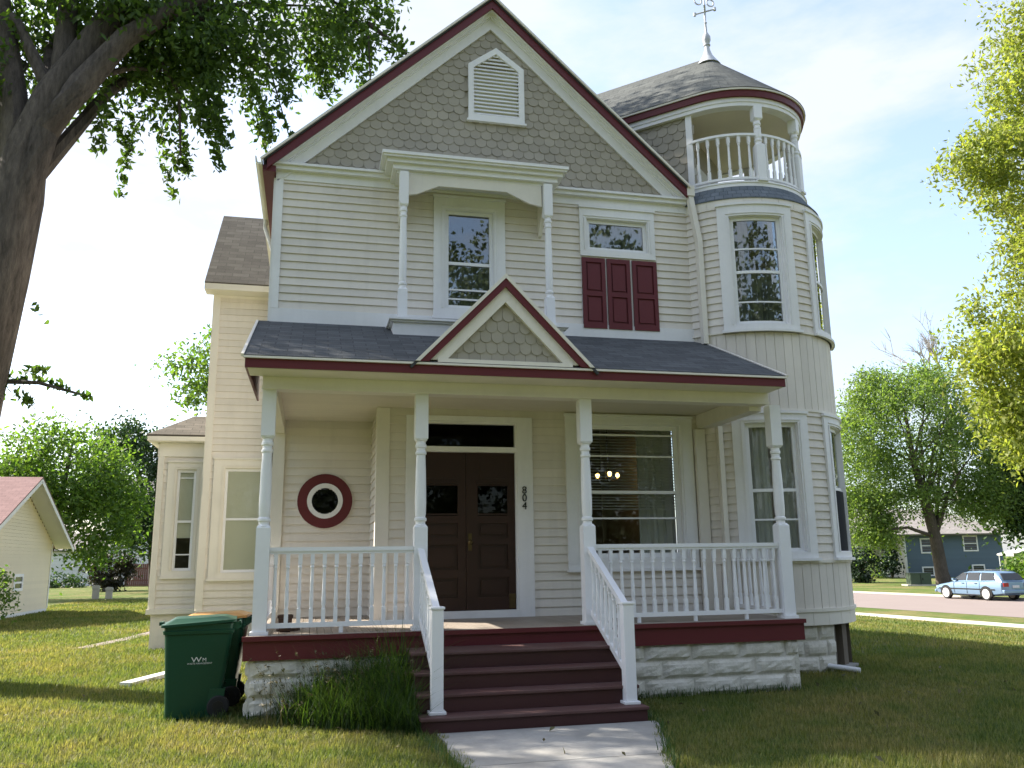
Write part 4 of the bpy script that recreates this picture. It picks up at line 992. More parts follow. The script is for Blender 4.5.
# white house far behind
w = empty('white_house', (-15.5, 74, 0), 'white house far behind the trees between garage and bay', 'house')
mb = MB(); WW = Flat((-16.0, 70), (1, 0)); clap(mb, WW, [(0, .0), (6, .0), (6, 6.6), (0, 6.6)], course=.25); WW2 = Flat((-22, 68.5), (1, 0)); clap(mb, WW2, [(0, 0), (6.6, 0), (6.6, 2.9), (0, 2.9)], course=.25); clap(mb, Flat((-16, 78), (0, -1)), [(0, 2.6), (8, 2.6), (8, 6.6), (0, 6.6)], course=.25)
clap(mb, Flat((-15.4, 68.5), (0, 1)), [(0, 0), (1.5, 0), (1.5, 2.9), (0, 2.9)], course=.25); mb.build('wall', M['house_white'], w)
simple_window(w, WW, 1.3, 2.6, 3.0, 4.3)
mb = MB(); slab(mb, [(-16.4, 69.6, 6.6), (-9.6, 69.6, 6.6), (-9.6, 74, 9.4), (-16.4, 74, 9.4)], .1); slab(mb, [(-22.3, 68.1, 2.9), (-15.2, 68.1, 2.9), (-15.6, 71.5, 4.4), (-22.3, 71.5, 4.4)], .1); mb.build('roof', M['roof_grey'], w)
mb = MB(); fw_ = Flat((-12.6, 62), (1, 0))
for i in range(22): strip(mb, fw_, i * .15, i * .15 + .135, 0, 1.7 + random.uniform(-.02, .02), 0, .03)
mb.box(-12.6, -9.3, 62.01, 62.05, .4, .5); mb.box(-12.6, -9.3, 62.01, 62.05, 1.3, 1.4)
tag(mb.build('board_fence', M['rust'], loc=(-11, 62, 0)), 'short dull red board fence in front of the white house', 'fence')
def pedestal(x, y, h, label):
    mb = MB(); mb.box(x - .14, x + .14, y - .12, y + .12, 0, h * .72); mb.box(x - .16, x + .16, y - .14, y + .14, h * .72, h * .95); mb.box(x - .12, x + .12, y - .1, y + .1, h * .95, h)
    tag(mb.build('cable_pedestal', M['stone_post'], loc=(x, y, 0), bevel=.02), label, 'cable pedestal', 'pedestals on the back lawn')
pedestal(-8.95, 36.5, .66, 'taller pale pedestal standing on the far left lawn'); pedestal(-8.30, 36.3, .56, 'shorter pale pedestal standing on the far left lawn')
# blue house across the street
b = bluehouse = empty('blue_house', (45.5, 46, 0), 'slate blue house with grey roof across the street', 'house')
u_ = (.973, -.23); BHF = Flat((41.85, 42.75), u_); BHL = Flat((41.85 - .23 * -9, 42.75 + .973 * 9), (-.23, -.973))
mb = MB(); clap(mb, BHF, [(0, 0), (6.9, 0), (6.9, 3.05), (0, 3.05)], course=.16); clap(mb, Flat(BHF.p(6.9, 0, 0)[:2], (.23, .973)), [(0, 0), (8, 0), (8, 3.05), (0, 3.05)], course=.2); mb.build('wall', M['house_blue'], b)
mb = MB(); clap(mb, BHL, [(0, 0), (9, 0), (9, 2.85), (0, 2.85)], course=.2); ff = Flat((38.2, 46.6), (.973, -.23)); clap(mb, ff, [(0, 0), (4.9, 0), (4.9, 2.85), (0, 2.85)], course=.2); o = mb.build('wall', M['house_white'], b); o['label'] = 'side wall of the blue house, sunlit look painted white'  # white colour stands in for the sun on this side
for a in ((3.3, 4.15), ): simple_window(b, BHF, a[0] + .85, a[1] + 1.05, 1.75, 2.85)
simple_window(b, BHF, 1.15, 2.05, 1.65, 2.7); simple_window(b, BHF, 1.1, 1.95, .1, .75, mid=False); simple_window(b, BHF, 4.6, 5.5, .25, .85, mid=False); simple_window(b, ff, 1.6, 3.0, 1.2, 2.2)
mb = MB(); strip(mb, BHF, -.02, .12, 0, 3.0, 0, .04); mb.build('corner_board', M['pwhite'], b)
P = lambda s_, d_, z: (41.85 + .973 * s_ + .23 * d_, 42.75 - .23 * s_ + .973 * d_, z)
mb = MB(); slab(mb, [P(-4.8, -.5, 2.98), P(7.5, -.5, 2.98), P(4.6, 4.5, 4.95), P(-2.2, 4.5, 4.95)], .12); slab(mb, [P(7.5, -.5, 2.98), P(7.5, 9.5, 2.98), P(4.6, 4.5, 4.95), P(4.6, 4.4, 4.95)], .12); slab(mb, [P(-4.8, 9.5, 2.98), P(-4.8, -.5, 2.98), P(-2.2, 4.5, 4.95), P(-2.2, 4.6, 4.95)], .12); slab(mb, [P(7.5, 9.5, 2.98), P(-4.8, 9.5, 2.98), P(-2.2, 4.5, 4.95), P(4.6, 4.5, 4.95)], .12); mb.build('roof', M['roof_grey'], b)
# utility box
ub = empty('utility_box', (31.6, 29.6, 0), 'green metal utility box on its slab across the street', 'utility box'); T = oriented((31.6, 29.6, 0), R(-20))
mb = MB(); mb.box(-.75, .5, -.45, .45, .08, .74); mb.box(-.78, .53, -.48, .48, .74, .80); xf(mb, T).build('cabinet', M['util'], ub, bevel=.02)
mb = MB(); mb.box(-1.0, .8, -.65, .65, 0, .08); xf(mb, T).build('slab', M['kerb'], ub)
mb = MB(); mb.box(-.15, -.13, -.47, -.451, .12, .7); mb.box(-.05, .0, -.48, -.451, .35, .5); xf(mb, T).build('door_trim', M['black'], ub)
# white awning on posts beyond the car
aw = empty('carport_canopy', (43.5, 33.5, 0), 'pale rounded canopy on posts beyond the parked car', 'canopy'); T = oriented((43.3, 33.0, 0), R(-25))
mb = MB(); arc = [(-1.7 + 3.4 * i / 10, 1.55 + .32 * math.sin(math.pi * i / 10)) for i in range(11)]
mb.extr(arc + [(x, z - .08) for x, z in reversed(arc)], lambda a, c, t: (a, t, c), -1.4, 1.4); mb.box(-1.72, 1.72, -1.42, -1.38, 1.38, 1.6); xf(mb, T).build('cover', M['house_white'], aw)
for x in (-1.6, 1.6):
    for y in (-1.3, 1.3): mb = MB(); mb.tube([(x, y, 0), (x, y, 1.5)], .04, 8); xf(mb, T).build('post', M['galv'], aw)

# ------------------------------------------------------------------ station wagon
CARX, CARY = 34.7, 28.1
car = empty('station_wagon', (CARX, CARY, GL), 'light blue station wagon parked along the far kerb', 'car'); TCAR = oriented((CARX, CARY, GL + .01), math.atan2(1, -.03))
def loft(secs):
    mb = MB(); n = len(secs[0]); v = [p for s_ in secs for p in s_]; f = []
    for i in range(len(secs) - 1):
        for k in range(n): f.append((i * n + k, i * n + (k + 1) % n, (i + 1) * n + (k + 1) % n, (i + 1) * n + k))
    f += [tuple(range(n - 1, -1, -1)), tuple(range((len(secs) - 1) * n, len(secs) * n))]; mb.add(v, f); return mb
def sec(x, zb, zt, w):
    h = [(w * .80, zb), (w * .97, zb + .08), (w, zb + .25), (w, zt - .2), (w * .96, zt - .05), (w * .88, zt), (w * .4, zt + .02)]
    return [(x, a, c) for a, c in h] + [(x, -a, c) for a, c in reversed(h)]
st_ = [(2.27, .38, .58, .55), (2.2, .28, .64, .72), (1.9, .24, .72, .82), (1.2, .22, .83, .85), (.85, .2, .9, .86), (0, .2, .93, .865), (-1.2, .2, .94, .865), (-1.9, .24, .95, .84), (-2.2, .28, .93, .80), (-2.28, .4, .88, .7)]
mb = loft([sec(*s_) for s_ in st_]); xf(mb, TCAR).build('body', M['car'], car, smooth=True)
def gsec(x, w, zt, wt): return [(x, w, .9), (x, w * .5 + wt * .5, .9 + (zt - .9) * .55), (x, wt, zt - .06), (x, wt * .85, zt), (x, -wt * .85, zt), (x, -wt, zt - .06), (x, -w * .5 - wt * .5, .9 + (zt - .9) * .55), (x, -w, .9)]
mb = loft([gsec(*s_) for s_ in ((.95, .74, .93, .73), (.3, .76, 1.33, .62), (.0, .77, 1.40, .60), (-.8, .77, 1.43, .60), (-1.7, .77, 1.41, .59), (-1.95, .76, 1.3, .6), (-2.2, .74, .96, .72))]); ro = xf(mb, TCAR).build('cabin', M['car'], car, smooth=True)
mb = MB()
for s_ in (-1, 1):
    y0 = lambda z: s_ * (.772 - (z - .9) * .30)
    for q in ([(.72, .96), (.02, .96), (.02, 1.33), (.22, 1.30)], [(-.05, .96), (-.85, .96), (-.85, 1.35), (-.05, 1.34)], [(-.93, .96), (-1.85, .97), (-1.68, 1.33), (-.93, 1.35)]):
        mb.hexa([(x, y0(z) - s_ * .03, z) for x, z in q] + [(x, y0(z) + s_ * .012, z) for x, z in q])
mb.hexa([(.93, -.62, .97), (.93, .62, .97), (.33, .54, 1.31), (.33, -.54, 1.31), (.97, -.62, .99), (.97, .62, .99), (.37, .54, 1.34), (.37, -.54, 1.34)])
mb.hexa([(-2.15, -.6, 1.0), (-2.15, .6, 1.0), (-1.93, .52, 1.32), (-1.93, -.52, 1.32), (-2.215, -.6, 1.0), (-2.215, .6, 1.0), (-1.975, .52, 1.32), (-1.975, -.52, 1.32)])
xf(mb, TCAR).build('windows', M['car_glass'], car)
for x in (1.35, -1.3):
    for s_ in (-1, 1):
        mb = MB(); mb.lathe([(.19, -.1), (.29, -.1), (.315, -.07), (.315, .07), (.29, .1), (.19, .1)], n=22); mb.v = [(a + x, c + s_ * .79, b_ + .315) for a, b_, c in mb.v]; wl = xf(mb, TCAR).build('wheel', M['black_rubber'], car, smooth=True)
        mb = MB(); mb.lathe([(.03, -.115), (.235, -.105), (.235, .105), (.03, .115)], n=18); mb.v = [(a + x, c + s_ * .79, b_ + .315) for a, b_, c in mb.v]; xf(mb, TCAR).build('rim', M['chrome'], wl)
        mb = MB(); mb.extr([(.38 * math.cos(t), .38 * math.sin(t)) for t in np.linspace(-.3, math.pi + .3, 14)], lambda a, c, t: (x + a, s_ * t, .32 + c), .70, .872); xf(mb, TCAR).build('wheel_arch', M['black'], car)
for s_ in (-1, 1):
    mb = MB(); mb.box(-2.3, -2.2, s_ * .52 - .1, s_ * .52 + .2 * (s_ > 0), .68, .86); xf(mb, TCAR).build('tail_lamp', M['red_lens'], car)
    mb = MB(); mb.box(2.15, 2.26, s_ * .5 - .15, s_ * .5 + .15, .52, .64); xf(mb, TCAR).build('headlight', M['clear_lens'], car)
    mb = MB(); mb.box(.68, .8, s_ * .86 - .08, s_ * .86 + .08, .95, 1.06); xf(mb, TCAR).build('mirror', M['car'], car)
mb = MB(); mb.box(-2.36, -2.2, -.78, .78, .36, .52); mb.box(2.2, 2.32, -.74, .74, .32, .46); xf(mb, TCAR).build('bumper', M['car'], car, bevel=.03)
mb = MB()
for s_ in (-1, 1):
    mb.box(-1.85, 1.85, s_ * .862 - .012, s_ * .862 + .012, .50, .56)
    for x in (.78, -.08, -.92): mb.box(x - .008, x + .008, s_ * .868 - .006, s_ * .868 + .004, .32, .9)
xf(mb, TCAR).build('side_moulding', M['black'], car)
for s_ in (-1, 1):
    for x in (.08, -.78): mb = MB(); mb.box(x, x + .15, s_ * .868 - .02, s_ * .868 + .02, .80, .83); xf(mb, TCAR).build('door_handle', M['black'], car)
mb = MB(); mb.box(-2.305, -2.27, -.2, .2, .62, .74); xf(mb, TCAR).build('number_plate', M['plate'], car)
mb = MB()
for s_ in (-1, 1): mb.tube([(.0, s_ * .5, 1.46), (-1.5, s_ * .5, 1.47)], .015, 6)
xf(mb, TCAR).build('roof_rack', M['black'], car)

# ------------------------------------------------------------------ foliage
def fastmesh(name, V, F, m):
    me = bpy.data.meshes.new(name); n = F.shape[1]
    me.vertices.add(len(V)); me.vertices.foreach_set('co', V.astype(np.float32).ravel())
    me.loops.add(F.size); me.loops.foreach_set('vertex_index', F.astype(np.int32).ravel())
    me.polygons.add(len(F)); me.polygons.foreach_set('loop_start', np.arange(0, F.size, n, dtype=np.int32)); me.polygons.foreach_set('loop_total', np.full(len(F), n, np.int32))
    me.update(calc_edges=True); me.materials.append(m); return me
def unit(a): return a / (np.linalg.norm(a, axis=1, keepdims=True) + 1e-9)
def leaves(C, size, droop=.35, aspect=.5, flat=.0, rng=RNG):
    """two folded halves per leaf; C = leaf centres"""
    n = len(C); d = rng.normal(size=(n, 3)); d[:, 2] -= droop; d = unit(d)
    q = rng.normal(size=(n, 3)); q[:, 2] += flat * 3; s = unit(np.cross(d, q)); nn = np.cross(s, d)
    L = size * rng.uniform(.65, 1.25, (n, 1)); w = L * aspect * .5
    a = C - d * L * .5; t = C + d * L * .5; m1 = C - d * L * .05 + s * w + nn * w * .35; m2 = C - d * L * .05 - s * w + nn * w * .35
    V = np.stack([a, m1, t, m2], 1).reshape(-1, 3); i = np.arange(n)[:, None] * 4
    F = np.concatenate([i + [0, 1, 2], i + [0, 2, 3]], 1).reshape(-1, 3)
    return V, F
def clumps(ells, rng=RNG, shell=.55):
    """clump centres spread through ellipsoids (cx,cy,cz,rx,ry,rz,count), more of them near the skin"""
    out = []
    for cx, cy, cz, rx, ry, rz, n in ells:
        d = unit(rng.normal(size=(n, 3))); r = (shell + (1 - shell) * rng.random((n, 1)) ** .6) * (.85 + .25 * rng.random((n, 1)))
        out.append(np.array([cx, cy, cz]) + d * r * np.array([rx, ry, rz]))
    return np.concatenate(out)
def foliage(CC, per, rad, rng=RNG, sag=.3):
    n = len(CC); p = np.repeat(CC, per, 0); k = rng.normal(size=p.shape) * np.repeat(rad * rng.uniform(.6, 1.25, (n, 1)), per, 0) * np.array([.6, .6, .42])
    k[:, 2] -= sag * (k[:, 0] ** 2 + k[:, 1] ** 2) / max(rad, .1); return p + k
def tree(name, label, base, trunk, ells, leafm, size, per, rad, seed, bark='bark2', group=None, nlimb=26, shell=.5, droop=.35, cat='tree', tr=(.3, .12), extra=None, aspect=.5):
    """trunk: points (x, y, z, r); limbs run from the upper trunk to a sample of the leaf clumps"""
    rng = np.random.default_rng(seed); rs = random.Random(seed)
    root = empty(name, base, label, cat, group)
    CC = clumps(ells, rng, shell); V = foliage(CC, per, rad, rng)
    if extra is not None: V = np.concatenate([V, extra])
    V, F = leaves(V, size, droop, aspect, rng=rng); V -= np.array(base)
    o = bpy.data.objects.new('crown', fastmesh('crown', V, F, M[leafm])); COL.objects.link(o); o.parent = root
    mb = MB(); mb.tube([t[:3] for t in trunk], [t[3] for t in trunk], 14, jit=.05)
    top = [Vector(t[:3]) for t in trunk]; rr_ = [t[3] for t in trunk]
    for k in rng.choice(len(CC), min(nlimb, len(CC)), replace=False):
        c = Vector(CC[k]); j = max(1, min(len(top) - 1, int(len(top) * rs.uniform(.45, 1.0)))); s_ = top[j]
        if c.z < s_.z - 1.5: continue
        m1 = s_.lerp(c, .35) + Vector((rs.uniform(-.2, .2), rs.uniform(-.2, .2), .12 * (c - s_).length)); m2 = s_.lerp(c, .7) + Vector((rs.uniform(-.2, .2), rs.uniform(-.2, .2), .08 * (c - s_).length))
        r0 = rr_[j] * rs.uniform(.3, .5); mb.tube([s_, m1, m2, c], [r0, r0 * .65, r0 * .4, r0 * .12], 7)
    mb.build('trunk', M[bark], root, smooth=True, fix=False)
    return root
# the big elm beside the house
EY = 4.2
def strand(p0, p1, n, spread, rng=RNG):
    t = rng.random((n, 1)) ** .8; p0, p1 = np.array(p0), np.array(p1); sag = np.array([0, 0, -1.]) * (t * (1 - t)) * -.4
    return p0 + (p1 - p0) * t + sag + rng.normal(size=(n, 3)) * spread * (1.1 - .6 * t)
hang = []
for (x0, z0, x1, z1, n, sp) in [(-.9, 10.4, -.45, 8.6, 210, .16), (-.3, 10.6, .25, 9.3, 230, .2), (.4, 11.0, .55, 9.6, 200, .2), (.9, 11.4, 1.25, 10.1, 190, .17), (1.3, 12.0, 1.5, 10.4, 150, .16),
                           (1.9, 12.4, 2.05, 9.6, 230, .15), (2.2, 12.4, 2.75, 10.3, 170, .14), (-1.5, 10.2, -1.2, 8.5, 190, .15), (-2.1, 9.9, -2.25, 8.0, 110, .1), (-1.9, 10.0, -1.4, 8.1, 90, .1), (-2.4, 9.8, -2.45, 8.4, 80, .1), (-2.7, 9.7, -2.2, 8.9, 70, .1),
                           (-.1, 10.0, .35, 8.75, 60, .06), (.2, 9.6, .85, 8.55, 34, .03), (-.75, 9.6, -.55, 8.35, 90, .09), (2.6, 11.4, 3.3, 10.3, 40, .06), (-3.9, 10.6, -4.0, 8.9, 120, .16), (-4.3, 10.8, -4.2, 9.6, 120, .2), (-1.1, 10.6, -.75, 8.9, 260, .2)]:
    yy = 5 + RNG.uniform(-.7, .7)
    n = int(n * 1.5); hang.append(strand((x0, yy, z0), (x1, yy + RNG.uniform(-.3, .3), z1), n, sp))
hang.append(strand((-3.6, EY + .3, 4.45), (-2.15, EY, 4.12), 80, .045)); hang.append(strand((-3.7, EY + .3, 4.3), (-2.9, EY, 3.95), 50, .08)); hang.append(strand((-3.3, EY + .3, 4.5), (-2.75, EY, 4.5), 26, .05)); hang.append(strand((-3.1, EY, 5.5), (-2.85, EY, 5.25), 7, .03))
etr = [(-4.25, EY, 0, .62), (-4.05, EY, 1.0, .5), (-3.9, EY, 2.6, .44), (-3.76, EY, 4.25, .42), (-3.57, EY, 5.95, .41), (-3.44, EY, 7.3, .385), (-3.40, EY, 8.1, .31), (-3.12, EY + .05, 9.1, .29), (-2.72, EY + .2, 10.1, .25), (-2.3, EY + .3, 11.1, .21), (-1.6, EY + .5, 12.6, .15), (-.8, EY + .8, 14.2, .08)]
elm = tree('elm_tree', 'large dark elm with leaning furrowed trunk overhanging at upper left', (-4.25, EY, 0), etr,
     [(-2.6, 5.0, 12.0, 2.9, 1.6, 1.9, 104), (.2, 5.3, 12.1, 2.0, 1.3, 1.4, 56), (1.7, 5.4, 12.6, 1.1, .9, 1.0, 20), (-1.5, 4.8, 10.9, 1.9, 1.1, .8, 74), (-2.6, 5.4, 10.4, 1.5, .8, .8, 34), (-4.5, 5.2, 10.9, .9, 1.2, 1.3, 26), (-3.0, 6.5, 15.5, 4.0, 3.0, 2.2, 50), (-6.6, 6.5, 13.6, 3.0, 3.0, 2.4, 80), (-6.1, 4.8, 9.4, 1.6, 1.2, 1.3, 60)],  # last clump added out of view to shade the front walk
     'leaf_elm', .15, 62, .5, 3, bark='bark', nlimb=26, extra=np.concatenate(hang), droop=.7, aspect=.52)
mb = MB(); Q = [(-3.5, EY - .1, 6.2), (-3.32, EY - .14, 7.3), (-3.14, EY - .12, 8.4), (-2.66, EY - .1, 9.3), (-2.1, EY, 10.3), (-1.2, EY + .1, 11.2), (.2, EY + .4, 12.2)]; mb.tube(Q, [.22, .24, .22, .2, .17, .13, .06], 12, jit=.05)
mb.tube([(-3.5, EY + .1, 7.5), (-3.75, EY + .2, 9.2), (-4.2, EY + .4, 11), (-5.2, EY + .6, 13.5)], [.24, .21, .17, .1], 10, jit=.05)
mb.tube([(-3.0, EY + .1, 9.2), (-3.1, EY + .3, 10.6), (-3.2, EY + .6, 12.5)], [.2, .17, .1], 10)
for p in ([(-2.3, EY + .2, 10.8), (-1.2, 4.7, 10.9), (.2, 5.0, 10.6), (.62, 5.0, 9.2), (.9, 5.0, 8.5)], [(-.2, 4.8, 12), (1.2, 5.1, 12.3), (2.0, 5.1, 11.6), (2.1, 5.0, 9.7)], [(2.0, 5.1, 11.8), (2.7, 5.1, 11.3), (3.3, 5.1, 10.3)], [(-3.8, EY + .3, 4.4), (-2.9, EY + .1, 4.35), (-2.2, EY, 4.15)], [(-1.8, 4.8, 10.6), (-1.3, 4.9, 9.8), (-1.2, 4.9, 8.6)]):
    mb.tube(p, [.05, .03, .018, .01, .006][:len(p)], 6)
mb.build('limb', M['bark'], elm, smooth=True, fix=False)
tree('maple_tree', 'bright green tree behind the garage roof', (-11.8, 38, 0), [(-11.8, 38, 0, .2), (-11.7, 38, 2, .17), (-11.3, 38, 5, .15), (-11, 38, 8, .05)],
     [(-11.2, 37.5, 6.5, 3.2, 2.4, 2.5, 100), (-13.3, 38, 5.4, 2.2, 2.2, 2.2, 44), (-9.4, 37.6, 4.6, 2.0, 2.2, 2.3, 60), (-9.9, 36.8, 2.2, .9, 1.2, .8, 7), (-15.8, 38.6, 5.2, 2.0, 2.2, 2.2, 24)], 'leaf_mid', .26, 85, .95, 5, droop=.15)
tree('shade_tree', 'darker tree standing behind the bright green one', (-8.0, 47, 0), [(-8.0, 47, 0, .3), (-8.3, 47, 3, .22), (-9.5, 47, 8, .06)],
     [(-9.6, 47, 6.6, 3.1, 2.6, 3.6, 90), (-8.2, 46.6, 4.2, 1.9, 2.0, 2.0, 34), (-10.4, 47, 9.2, 1.6, 1.6, 1.5, 20)], 'leaf_dark', .3, 80, 1.0, 6)
tree('ash_tree', 'green tree showing between the side wing and the bay roof', (-1.3, 22.5, 0), [(-1.3, 22.5, 0, .28), (-1.3, 22.5, 4, .2), (-1.5, 22.5, 8, .1), (-1.6, 22.5, 10, .04)],
     [(-2.0, 22.3, 8.6, 2.1, 2.0, 1.75, 60), (-.2, 22.5, 9.5, 2.2, 2.2, 2.2, 50)], 'leaf_mid', .2, 75, .62, 8, droop=.5)
locust = tree('locust_tree', 'feathery green street tree with forked trunk across the street', (34.4, 30.2, 0), [(34.4, 30.2, 0, .46), (34.3, 30.2, .6, .35), (34.15, 30.2, 2.5, .30), (33.8, 30.2, 4.3, .25), (33.4, 30.3, 6.5, .18), (33.2, 30.3, 9.5, .06)],
     [(33.4, 30.4, 8.4, 4.2, 3.4, 3.7, 190), (30.6, 31.0, 6.6, 2.3, 2.0, 3.4, 110), (36.6, 29.7, 7.2, 2.6, 2.2, 3.4, 110), (31.8, 30.8, 10.4, 1.6, 1.6, 1.7, 40), (34.9, 30.2, 10.9, 1.5, 1.4, 1.3, 34), (30.4, 31.2, 3.8, 1.6, 1.3, 1.5, 60), (31.4, 30.9, 3.0, 1.0, 1.0, .7, 20), (37.2, 29.5, 4.8, 1.8, 1.4, 1.4, 50), (33.6, 30.2, 4.6, 2.6, 1.6, 1.0, 40)], 'leaf_locust', .2, 92, .8, 9, nlimb=30, droop=.2, aspect=.42)
oak = tree('oak_tree', 'dark shaded tree at the right edge behind the parked car', (42.6, 29.5, 0), [(42.6, 29.5, 0, .4), (42.4, 29.5, 3, .3), (41.8, 29.5, 8, .1)],
     [(41.8, 29.6, 6.8, 3.7, 3, 3.0, 150), (40.8, 30.0, 4.4, 2.2, 1.8, 1.8, 90), (41.2, 29.8, 3.0, 1.4, 1.2, .8, 26), (44.5, 29.5, 7, 3.5, 3, 4, 60)],
     'leaf_dark', .34, 80, 1.1, 10)
tree('yellow_tree', 'sunlit yellow green tree leaning in at the right edge', (24.6, 9.6, 0), [(24.6, 9.6, 0, .32), (24.4, 9.6, 3, .26), (24.0, 9.6, 7, .18), (23.2, 9.5, 12, .09), (22.6, 9.4, 17, .03)],
     [(21.9, 9.3, 7.4, 3.3, 2.0, 2.6, 210), (22.2, 9.2, 12.5, 2.8, 1.9, 1.8, 120), (22.4, 9.2, 16.0, 1.9, 1.6, 2.2, 44), (21.6, 9.2, 14.6, 1.5, 1.3, 1.0, 26), (19.9, 9.0, 6.4, 1.7, 1.2, 1.4, 80), (21.2, 9.3, 4.7, 1.9, 1.3, 1.0, 60), (22.4, 9.0, 10.2, 2.4, 1.6, 1.6, 130), (23.0, 9.2, 18.0, 2.2, 1.6, 1.5, 40), (19.7, 9.0, 12.7, 1.1, 1.0, .8, 30), (25.5, 9.6, 12, 2, 2, 5, 40)],
     'leaf_yellow', .18, 72, .5, 12, nlimb=90, droop=.45, aspect=.42)
# bare tree top
bt = empty('bare_tree', (52.6, 49, 0), 'leafless grey tree rising behind the feathery street tree', 'tree'); mb = MB(); rs = random.Random(4)
def branch(p, d, L, r, k):
    q = p + d * L; mid = p.lerp(q, .5) + Vector((rs.uniform(-.1, .1),) * 3) * L * .4; mb.tube([p, mid, q], [r, r * .8, r * .62], 6, cap=False)
    if k == 0: return
    for _ in range(3 if k > 1 else 4):
        e = (d + Vector((rs.uniform(-.8, .8), rs.uniform(-.8, .8), rs.uniform(-.25, .6)))).normalized(); branch(p.lerp(q, rs.uniform(.6, 1)), e, L * rs.uniform(.55, .85), r * .55, k - 1)
branch(Vector((52.6, 49, 0)), Vector((-.03, 0, 1)), 13.5, .3, 0); branch(Vector((52.2, 49, 13.3)), Vector((-.5, 0, .85)).normalized(), 3.3, .17, 4); branch(Vector((52.2, 49, 13.0)), Vector((.05, .1, .95)).normalized(), 3.4, .16, 4)
mb.build('trunk', M['bark_pale'], bt, smooth=True, fix=False)
def resite(root, loc, k): root.location = loc; root.scale = (k, k, k)
# shrubs
def shrub(name, label, c, r, n, leafm, size, per, rad, seed, stems=5, cat='shrub', cone=False):
    rng = np.random.default_rng(seed); root = empty(name, (c[0], c[1], 0), label, cat)
    if cone:
        t = rng.random((n, 1)) ** .7; a = rng.random((n, 1)) * 2 * math.pi; rr_ = (1 - t) * r[0] * rng.uniform(.5, 1, (n, 1))
        CC = np.concatenate([c[0] + rr_ * np.cos(a), c[1] + rr_ * np.sin(a), .15 + t * r[2] * 2], 1)
    else: CC = clumps([(c[0], c[1], r[2], r[0], r[1], r[2], n)], rng, .4); CC[:, 2] = np.maximum(CC[:, 2], .12)
    P_ = foliage(CC, per, rad, rng, .1); P_[:, 2] = np.maximum(P_[:, 2], .03)
    V, F = leaves(P_, size, .1, .5, rng=rng); V -= np.array([c[0], c[1], 0])
    o = bpy.data.objects.new('foliage', fastmesh('foliage', V, F, M[leafm])); COL.objects.link(o); o.parent = root
    mb = MB()
    for k in range(stems): a = k * 2.4; mb.tube([(c[0], c[1], 0), (c[0] + .3 * r[0] * math.cos(a), c[1] + .3 * r[1] * math.sin(a), r[2] * .8), (c[0] + .6 * r[0] * math.cos(a) * (not cone), c[1] + .6 * r[1] * math.sin(a) * (not cone), r[2] * 1.5)], [.04, .03, .01], 6)
    mb.build('stem', M['bark2'], root, fix=False); return root
shrub('lilac_bush', 'leafy green bush at the left edge in front of the garage', (-7.15, 15.6), (.75, .8, .95), 40, 'leaf_mid', .12, 60, .3, 21)
shrub('dark_shrub', 'big dark purple brown shrub beside the white house', (-11.1, 50), (1.65, 1.3, 1.25), 60, 'leaf_purple', .24, 60, .45, 22)
shrub('dark_hedge_bush', 'low dark bush left of the purple brown shrub', (-17.6, 62), (2.4, 1.2, .5), 30, 'leaf_dark', .25, 40, .5, 23)
spruce = shrub('spruce_bush', 'dark pointed evergreen at the corner of the blue house', (40.1, 42.0), (.85, .85, 1.3), 60, 'leaf_ever', .22, 40, .3, 24, cone=True)
yew = shrub('yew_bush', 'dark round evergreen bush just right of the tower', (32.6, 35.2), (1.0, 1.0, 1.05), 60, 'leaf_ever', .2, 50, .35, 25)
greys = shrub('grey_shrub', 'pale loose shrub in front of the pale side wall', (38.4, 43.2), (.8, .7, .75), 26, 'leaf_locust', .2, 30, .35, 26)
sunlit = shrub('sunlit_shrub', 'bright green shrub at the right edge beyond the car', (34.4, 21.7), (1.1, 1.3, 1.0), 50, 'leaf_mid', .2, 50, .4, 27)
resite(ub, (45.9, 46.5, GL), 1.18)
for o_, l_ in ((bluehouse, (65.06, 70.61, GL)), (aw, (62.2, 52.6, GL)), (locust, (49.05, 47.82, GL)), (oak, (60.9, 46.81, GL)), (bt, (75.3, 74.93, GL)), (spruce, (57.3, 64.8, GL)), (yew, (46.8, 55.0, GL)), (greys, (56.5, 66.0, GL)), (sunlit, (44.7, 34.2, GL))): resite(o_, l_, 1.442)
# tall weeds at the porch foundation
wd = empty('weed_clump', (1.7, -.45, 0), 'tall dark weeds growing against the porch foundation left of the steps', 'weeds')
def blades(P, h, wd_, lean, rng=RNG, seg=3):
    n = len(P); a = rng.random(n) * 2 * np.pi; d = np.stack([np.cos(a), np.sin(a), np.zeros(n)], 1); s = np.stack([-np.sin(a), np.cos(a), np.zeros(n)], 1)
    H = h[:, None]; L = lean[:, None]; V = []
    for k in range(seg):
        t = k / seg; c = P + d * (L * H * t ** 1.8) + np.array([0, 0, 1.]) * H * (t - .25 * L * t ** 2); w = wd_ * (1 - t ** 2) * .5
        V += [c - s * w, c + s * w]
    V.append(P + d * L * H + np.array([0, 0, 1.]) * H * (1 - .25 * L)); m_ = 2 * seg + 1
    V = np.stack(V, 1).reshape(-1, 3); i = np.arange(n)[:, None] * m_; F = []
    for k in range(seg - 1): F += [i + [2 * k, 2 * k + 1, 2 * k + 3], i + [2 * k, 2 * k + 3, 2 * k + 2]]
    F.append(i + [2 * seg - 2, 2 * seg - 1, 2 * seg]); return V, np.concatenate(F, 1).reshape(-1, 3)
n = 7000; t = RNG.beta(2.4, 1.3, n); P_ = np.stack([.9 + t * 1.42, -.12 - RNG.random(n) ** 1.4 * 1.35 * (.25 + .75 * t), np.zeros(n)], 1)
